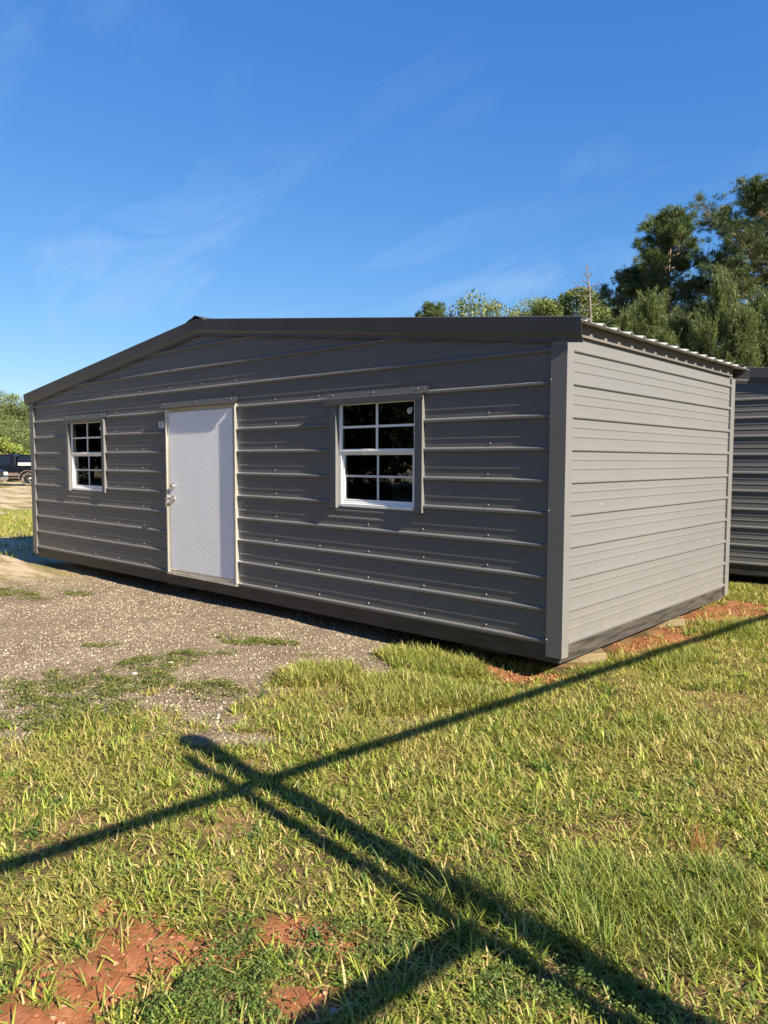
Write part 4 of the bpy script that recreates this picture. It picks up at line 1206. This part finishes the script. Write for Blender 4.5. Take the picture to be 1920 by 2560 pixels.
# woods across the lot, seen mirrored in the window glass
for k, (x, y, s) in enumerate([(-5, -23, 1.1), (-11, -22, 1.2), (-17, -24, 1.3), (-23.5, -22, 1.2), (-30, -24, 1.3), (-37, -22, 1.15), (-44, -24, 1.3), (-52, -22, 1.2), (-8, -29, 1.4), (-20, -30, 1.5), (-34, -30, 1.4), (-62, -24, 1.3)]):
    plant('leafy_tree', bB, 'bark2', 'leaf', x, y, k * 2.1, (s, s, s * 1.05), 'leafy tree across the lot, mirrored dark in the shed windows', 'trees across the lot')


def dead_tree():
    random.seed(91)
    x, y, z = at_px(1474, 760, 50)
    r = empty('dead_tree', (x, y, G - 0.05))
    h = 14.3
    b = MB()
    top = Vector((-0.30 * 0.74, -0.30 * 0.673, h))
    stem = [Vector((0, 0, -0.2)), Vector((0.05, 0, h * 0.4)), Vector((0.08, 0.03, h * 0.75)), Vector((-0.02, 0, h * 0.87)), top * 1.0]
    b.tube(stem, [0.22, 0.17, 0.10, 0.065, 0.02], 8)
    b.build('trunk', M['dead'], r, smooth=True)
    side = Vector((0.74, 0.673, 0))
    for s_, zz, L, el in ((-1, 12.55, 1.15, 0.12), (-1, 12.9, 0.75, 0.35), (1, 12.75, 0.95, 0.05), (1, 12.2, 0.6, 0.25), (-1, 12.15, 0.9, -0.05), (1, 13.3, 0.5, 0.5), (-1, 13.4, 0.45, 0.6), (1, 11.6, 0.8, 0.1), (-1, 11.2, 0.7, 0.2), (1, 13.8, 0.3, 0.7), (-1, 10.4, 1.0, 0.1), (1, 10.0, 1.1, 0.1)):
        d = side * s_ * math.cos(el) + Vector((random.uniform(-.4, .4), random.uniform(-.4, .4), math.sin(el)))
        t = (zz / h)
        p = stem[2].lerp(stem[4], max(0, (t - .75) / .25))
        p.z = zz
        pts = limb_path(p, d, L, 4, 0.05, 0.22)
        q = MB(); q.tube(pts, [0.042, 0.036, 0.030, 0.024, 0.014], 5, cap=False)
        e = pts[2]
        q.tube(limb_path(e, d + Vector((0, 0, 0.8 * random.choice((-1, 1)))), L * 0.45, 3, 0.0, 0.2), [0.032, 0.026, 0.020, 0.014], 4, cap=False)
        q.build('limb', M['dead'], r)
    tag(r, 'bare dead tree snag with short broken limbs above the leafy trees', 'dead tree')
dead_tree()

# ------------------------------------------------------------------ pickup trucks at the far end of the lot
M['black'] = mat('black_car_paint', (0.005, 0.006, 0.009), 0.3, 0.0, 0.3, Coat_Weight=0.15)
M['navy'] = mat('dark_blue_car_paint', (0.010, 0.013, 0.02), 0.3, 0.0, 0.3, Coat_Weight=0.2)
M['mud'] = noise_col(mat('dusty_lower_body', (0.11, 0.085, 0.075), 0.6), (0.085, 0.066, 0.06), (0.15, 0.118, 0.105), 3, 4)
M['autoglass'] = mat('tinted_auto_glass', (0.008, 0.011, 0.018), 0.08, 0.0, 0.4)
M['tyre'] = noise_col(mat('dusty_tyre', (0.06, 0.055, 0.048), 0.9), (0.045, 0.042, 0.038), (0.12, 0.108, 0.09), 6, 4)
M['rimdark'] = mat('black_wheel', (0.012, 0.012, 0.014), 0.35)
M['bright'] = mat('chrome_trim', (0.75, 0.74, 0.72), 0.18, 1.0)
M['white'] = mat('white_panel', (0.78, 0.77, 0.74), 0.5)
M['lamp'] = mat('headlamp_lens', (0.62, 0.60, 0.48), 0.15)

def truck(paint, lower, topper):
    """crew-cab pickup, x forward, origin on the ground below the body's middle"""
    r = empty('pickup_truck', (0, 0, 0))
    WB_F, WB_R, HW, WR = 1.85, -1.80, 0.98, 0.41
    def arch(cx, R_, z0):
        return [(cx + R_ * math.cos(t), WR + R_ * math.sin(t)) for t in [math.pi * k / 10 for k in range(11)] if WR + R_ * math.sin(t) > z0 - 1e-6]
    def outline():
        p = [(2.62, 0.62), (2.68, 0.85), (2.62, 1.06), (2.30, 1.13), (1.05, 1.19), (-0.98, 1.22), (-2.86, 1.22), (-2.90, 0.78)]
        a_r = arch(WB_R, 0.52, 0.60)[::-1]; a_f = arch(WB_F, 0.52, 0.60)[::-1]
        return p + [(-2.86, 0.60)] + a_r + a_f
    b = MB()
    pts = outline()
    n = len(pts)
    # extruded with rounded shoulders
    for ya, yb, ins in ((-HW, HW, 0),):
        b.prism(pts, ya, yb, lambda p, q, t: (p, t * (1.0 - 0.05 * max(0, q - 0.95) / 0.27), q))
    b.build('body', M[paint], r, bevel=0.03)
    for s_ in (-1, 1):                                                  # dusty rocker along the bottom edge
        q = MB(); q.box(WB_R + 0.53, WB_F - 0.53, s_ * (HW + 0.002), s_ * (HW + 0.008), 0.605, 0.80); q.build('rocker_panel', M[lower], r)
        q = MB(); q.box(WB_R + 0.60, WB_F - 0.65, s_ * (HW - 0.02), s_ * (HW + 0.10), 0.46, 0.52); q.build('running_board', M['mud'], r)
    c = MB()
    cab = [(1.12, 1.16), (0.42, 1.86), (0.10, 1.92), (-0.75, 1.93), (-0.98, 1.84), (-1.02, 1.19)]
    c.prism(cab, -1, 1, lambda p, q, t: (p, t * (0.95 - 0.20 * max(0, q - 1.2) / 0.7), q))
    cabo = c.build('cab', M[paint], r, bevel=0.03)
    yw = lambda z: 0.95 - 0.20 * max(0, z - 1.2) / 0.7
    for s_ in (-1, 1):
        for poly in ([(0.90, 1.27), (0.40, 1.76), (0.12, 1.79), (0.10, 1.27)], [(0.00, 1.27), (0.00, 1.79), (-0.66, 1.79), (-0.74, 1.27)]):
            g = MB(); g.prism(poly, 0.004, 0.010, lambda p, q, t: (p, s_ * (yw(q) + t), q)); g.build('side_window', M['autoglass'], cabo)
        for x_ in (-0.02, -0.86):
            h = MB(); h.box(x_, x_ + 0.14, s_ * (HW - 0.012), s_ * (HW + 0.02), 1.09, 1.12); h.build('door_handle', M['bright'], cabo)
        mi = MB(); mi.box(0.80, 0.90, s_ * 0.98, s_ * 1.16, 1.26, 1.46); mi.build('mirror', M[paint], cabo, bevel=0.02)
    ws = MB(); ws.prism([(1.05, 1.24), (0.48, 1.81), (0.50, 1.83), (1.075, 1.255)], -0.72, 0.72, lambda p, q, t: (p, t, q)); ws.build('windshield', M['autoglass'], cabo)
    rw = MB(); rw.box(-1.035, -1.022, -0.6, 0.6, 1.32, 1.74); rw.build('rear_window', M['autoglass'], cabo)
    for cx in (WB_F, WB_R):
        for s_ in (-1, 1):
            fl = MB(); line = [(cx + 0.56 * math.cos(t), WR + 0.56 * math.sin(t)) for t in [math.pi * k / 12 for k in range(13)]] + [(cx + 0.50 * math.cos(t), WR + 0.50 * math.sin(t)) for t in [math.pi * k / 12 for k in range(13)][::-1]]
            fl.prism(line, s_ * (HW - 0.01), s_ * (HW + 0.05), lambda p, q, t: (p, t, q)); fl.build('fender_flare', M['mud'], r)
            w = MB()
            prof = [(0.25, 0.10), (0.38, 0.14), (WR, 0.10), (WR, -0.10), (0.38, -0.14), (0.25, -0.10)]
            nseg = 24
            for i in range(nseg):
                t0, t1 = 2 * math.pi * i / nseg, 2 * math.pi * (i + 1) / nseg
                for (ra, wa), (rb, wb) in zip(prof, prof[1:]):
                    f_ = lambda rr, ww, tt: (cx + rr * math.cos(tt), s_ * 0.86 + ww, WR + rr * math.sin(tt))
                    w.add([f_(ra, wa, t0), f_(ra, wa, t1), f_(rb, wb, t1), f_(rb, wb, t0)], [(0, 1, 2, 3)])
            wh = w.build('wheel', M['tyre'], r, smooth=True)
            q = MB(); q.tube([(cx, s_ * 0.80, WR), (cx, s_ * 0.93, WR)], 0.252, 20); q.build('rim', M['rimdark'], wh)
            q = MB(); q.tube([(cx, s_ * 0.93, WR), (cx, s_ * 0.965, WR)], [0.085, 0.06], 10)
            for k in range(5):
                a = R(72 * k + 20); q.tube([(cx + 0.08 * math.cos(a), s_ * 0.94, WR + 0.08 * math.sin(a)), (cx + 0.235 * math.cos(a), s_ * 0.955, WR + 0.235 * math.sin(a))], [0.022, 0.03], 5)
            q.build('spokes', M['bright'] if paint == 'black' else M['rimdark'], wh)
    bp = MB()
    bp.prism([(2.60, -0.98), (2.84, -0.80), (2.90, 0.0), (2.84, 0.80), (2.60, 0.98), (2.52, 0.98), (2.52, -0.98)], 0.50, 0.70, lambda p, q, t: (p, q, t)); bp.prism([(2.58, -0.96), (2.76, -0.78), (2.80, 0.0), (2.76, 0.78), (2.58, 0.96), (2.5, 0.96), (2.5, -0.96)], 0.40, 0.47, lambda p, q, t: (p, q, t))
    bp.build('front_bumper', M['bright'], r, bevel=0.02)
    bp = MB(); bp.box(-3.06, -2.88, -0.92, 0.92, 0.55, 0.74); bp.build('rear_bumper', M['bright'], r, bevel=0.02)
    g = MB(); g.box(2.60, 2.70, -0.60, 0.60, 0.76, 1.0); g.build('grille', M['rimdark'], r)
    for s_ in (-1, 1):
        hl = MB(); hl.box(2.56, 2.70, s_ * 0.64, s_ * 0.985, 0.78, 0.98); hl.build('headlight', M['lamp'], r, bevel=0.02)
        tl = MB(); tl.box(-2.93, -2.86, s_ * 0.80, s_ * 0.985, 0.85, 1.15); tl.build('taillight', mat('red_lens', (0.3, 0.01, 0.01), 0.2), r)
    uc = MB(); uc.box(-2.7, 2.4, -0.55, 0.55, 0.38, 0.61); uc.build('chassis', M['rimdark'], r)
    if topper:
        t_ = MB(); t_.prism([(-1.07, 1.225), (-1.10, 1.86), (-1.3, 1.91), (-2.7, 1.90), (-2.84, 1.225)], -1, 1, lambda p, q, t: (p, t * (0.93 - 0.16 * (q - 1.2) / 0.7), q))
        tp = t_.build('bed_topper', M[paint], r, bevel=0.03)
        yt = lambda z: 0.93 - 0.16 * (z - 1.2) / 0.7
        for s_ in (-1, 1):
            g = MB(); g.prism([(-1.22, 1.44), (-1.25, 1.80), (-2.02, 1.80), (-2.02, 1.44)], 0.004, 0.012, lambda p, q, t: (p, s_ * (yt(q) + t), q)); g.build('topper_window', M['autoglass'], tp)
            g = MB(); g.prism([(-1.20, 1.255), (-1.20, 1.41), (-2.75, 1.41), (-2.75, 1.255)], 0.004, 0.014, lambda p, q, t: (p, s_ * (yt(q) + t), q)); st = g.build('sign_strip', M['white'], tp); st['label'] = 'white lettered strip along the topper side'
            g = MB(); g.prism([(-1.24, 1.30), (-1.24, 1.36), (-1.80, 1.36), (-1.80, 1.30)], 0.015, 0.019, lambda p, q, t: (p, s_ * (yt(q) + t), q)); g.prism([(-2.3, 1.33), (-2.40, 1.355), (-2.52, 1.34), (-2.40, 1.30)], 0.015, 0.019, lambda p, q, t: (p, s_ * (yt(q) + t), q)); g.build('strip_print', M['rimdark'], st)
            g = MB(); g.prism([(-2.25 + 0.16 * math.cos(a), 1.60 + 0.16 * math.sin(a)) for a in [R(30 * k) for k in range(12)]], 0.004, 0.012, lambda p, q, t: (p, s_ * (yt(q) + t), q)); g.build('round_decal', M['white'], tp)
        rk = MB(); rk.box(-2.75, -2.0, -0.6, 0.6, 1.912, 1.98); rk.build('roof_rack', M['bright'], tp)
        an = MB(); an.tube([(-1.98, -0.70, 1.88), (-1.99, -0.70, 2.62)], 0.010, 5); an.build('antenna', M['white'], tp)
    return r
x, y, z = at_px(72, 1205, 50)
t1 = truck('black', 'mud', True)
ang = math.atan2(-0.673, -0.74)
t1.rotation_euler = (0, 0, ang)
# the rear axle sits behind the shed's corner
off = Vector((-1.80, 0.86 * 1, 0)); off.rotate(Matrix.Rotation(ang, 3, 'Z'))
gz = float(ground_h(np.array([x]), np.array([y]))[0])
t1.location = (x - off.x, y - off.y, gz)
tag(t1, 'black pickup truck with topper and white sign strip, parked beyond the shed corner', 'pickup truck')
t2 = truck('navy', 'navy', False)
x, y, z = at_px(-24, 1205, 45.5)
ang2 = math.atan2(0.60, 0.80)
off = Vector((2.78, -0.75, 0)); off.rotate(Matrix.Rotation(ang2, 3, 'Z'))
t2.rotation_euler = (0, 0, ang2)
t2.location = (x - off.x, y - off.y, float(ground_h(np.array([x]), np.array([y]))[0]))
t2.scale = (1, 1, 0.92)
tag(t2, 'dark blue pickup with chrome front bumper nosing in front of the black truck', 'pickup truck')

S.view_layers[0].update()
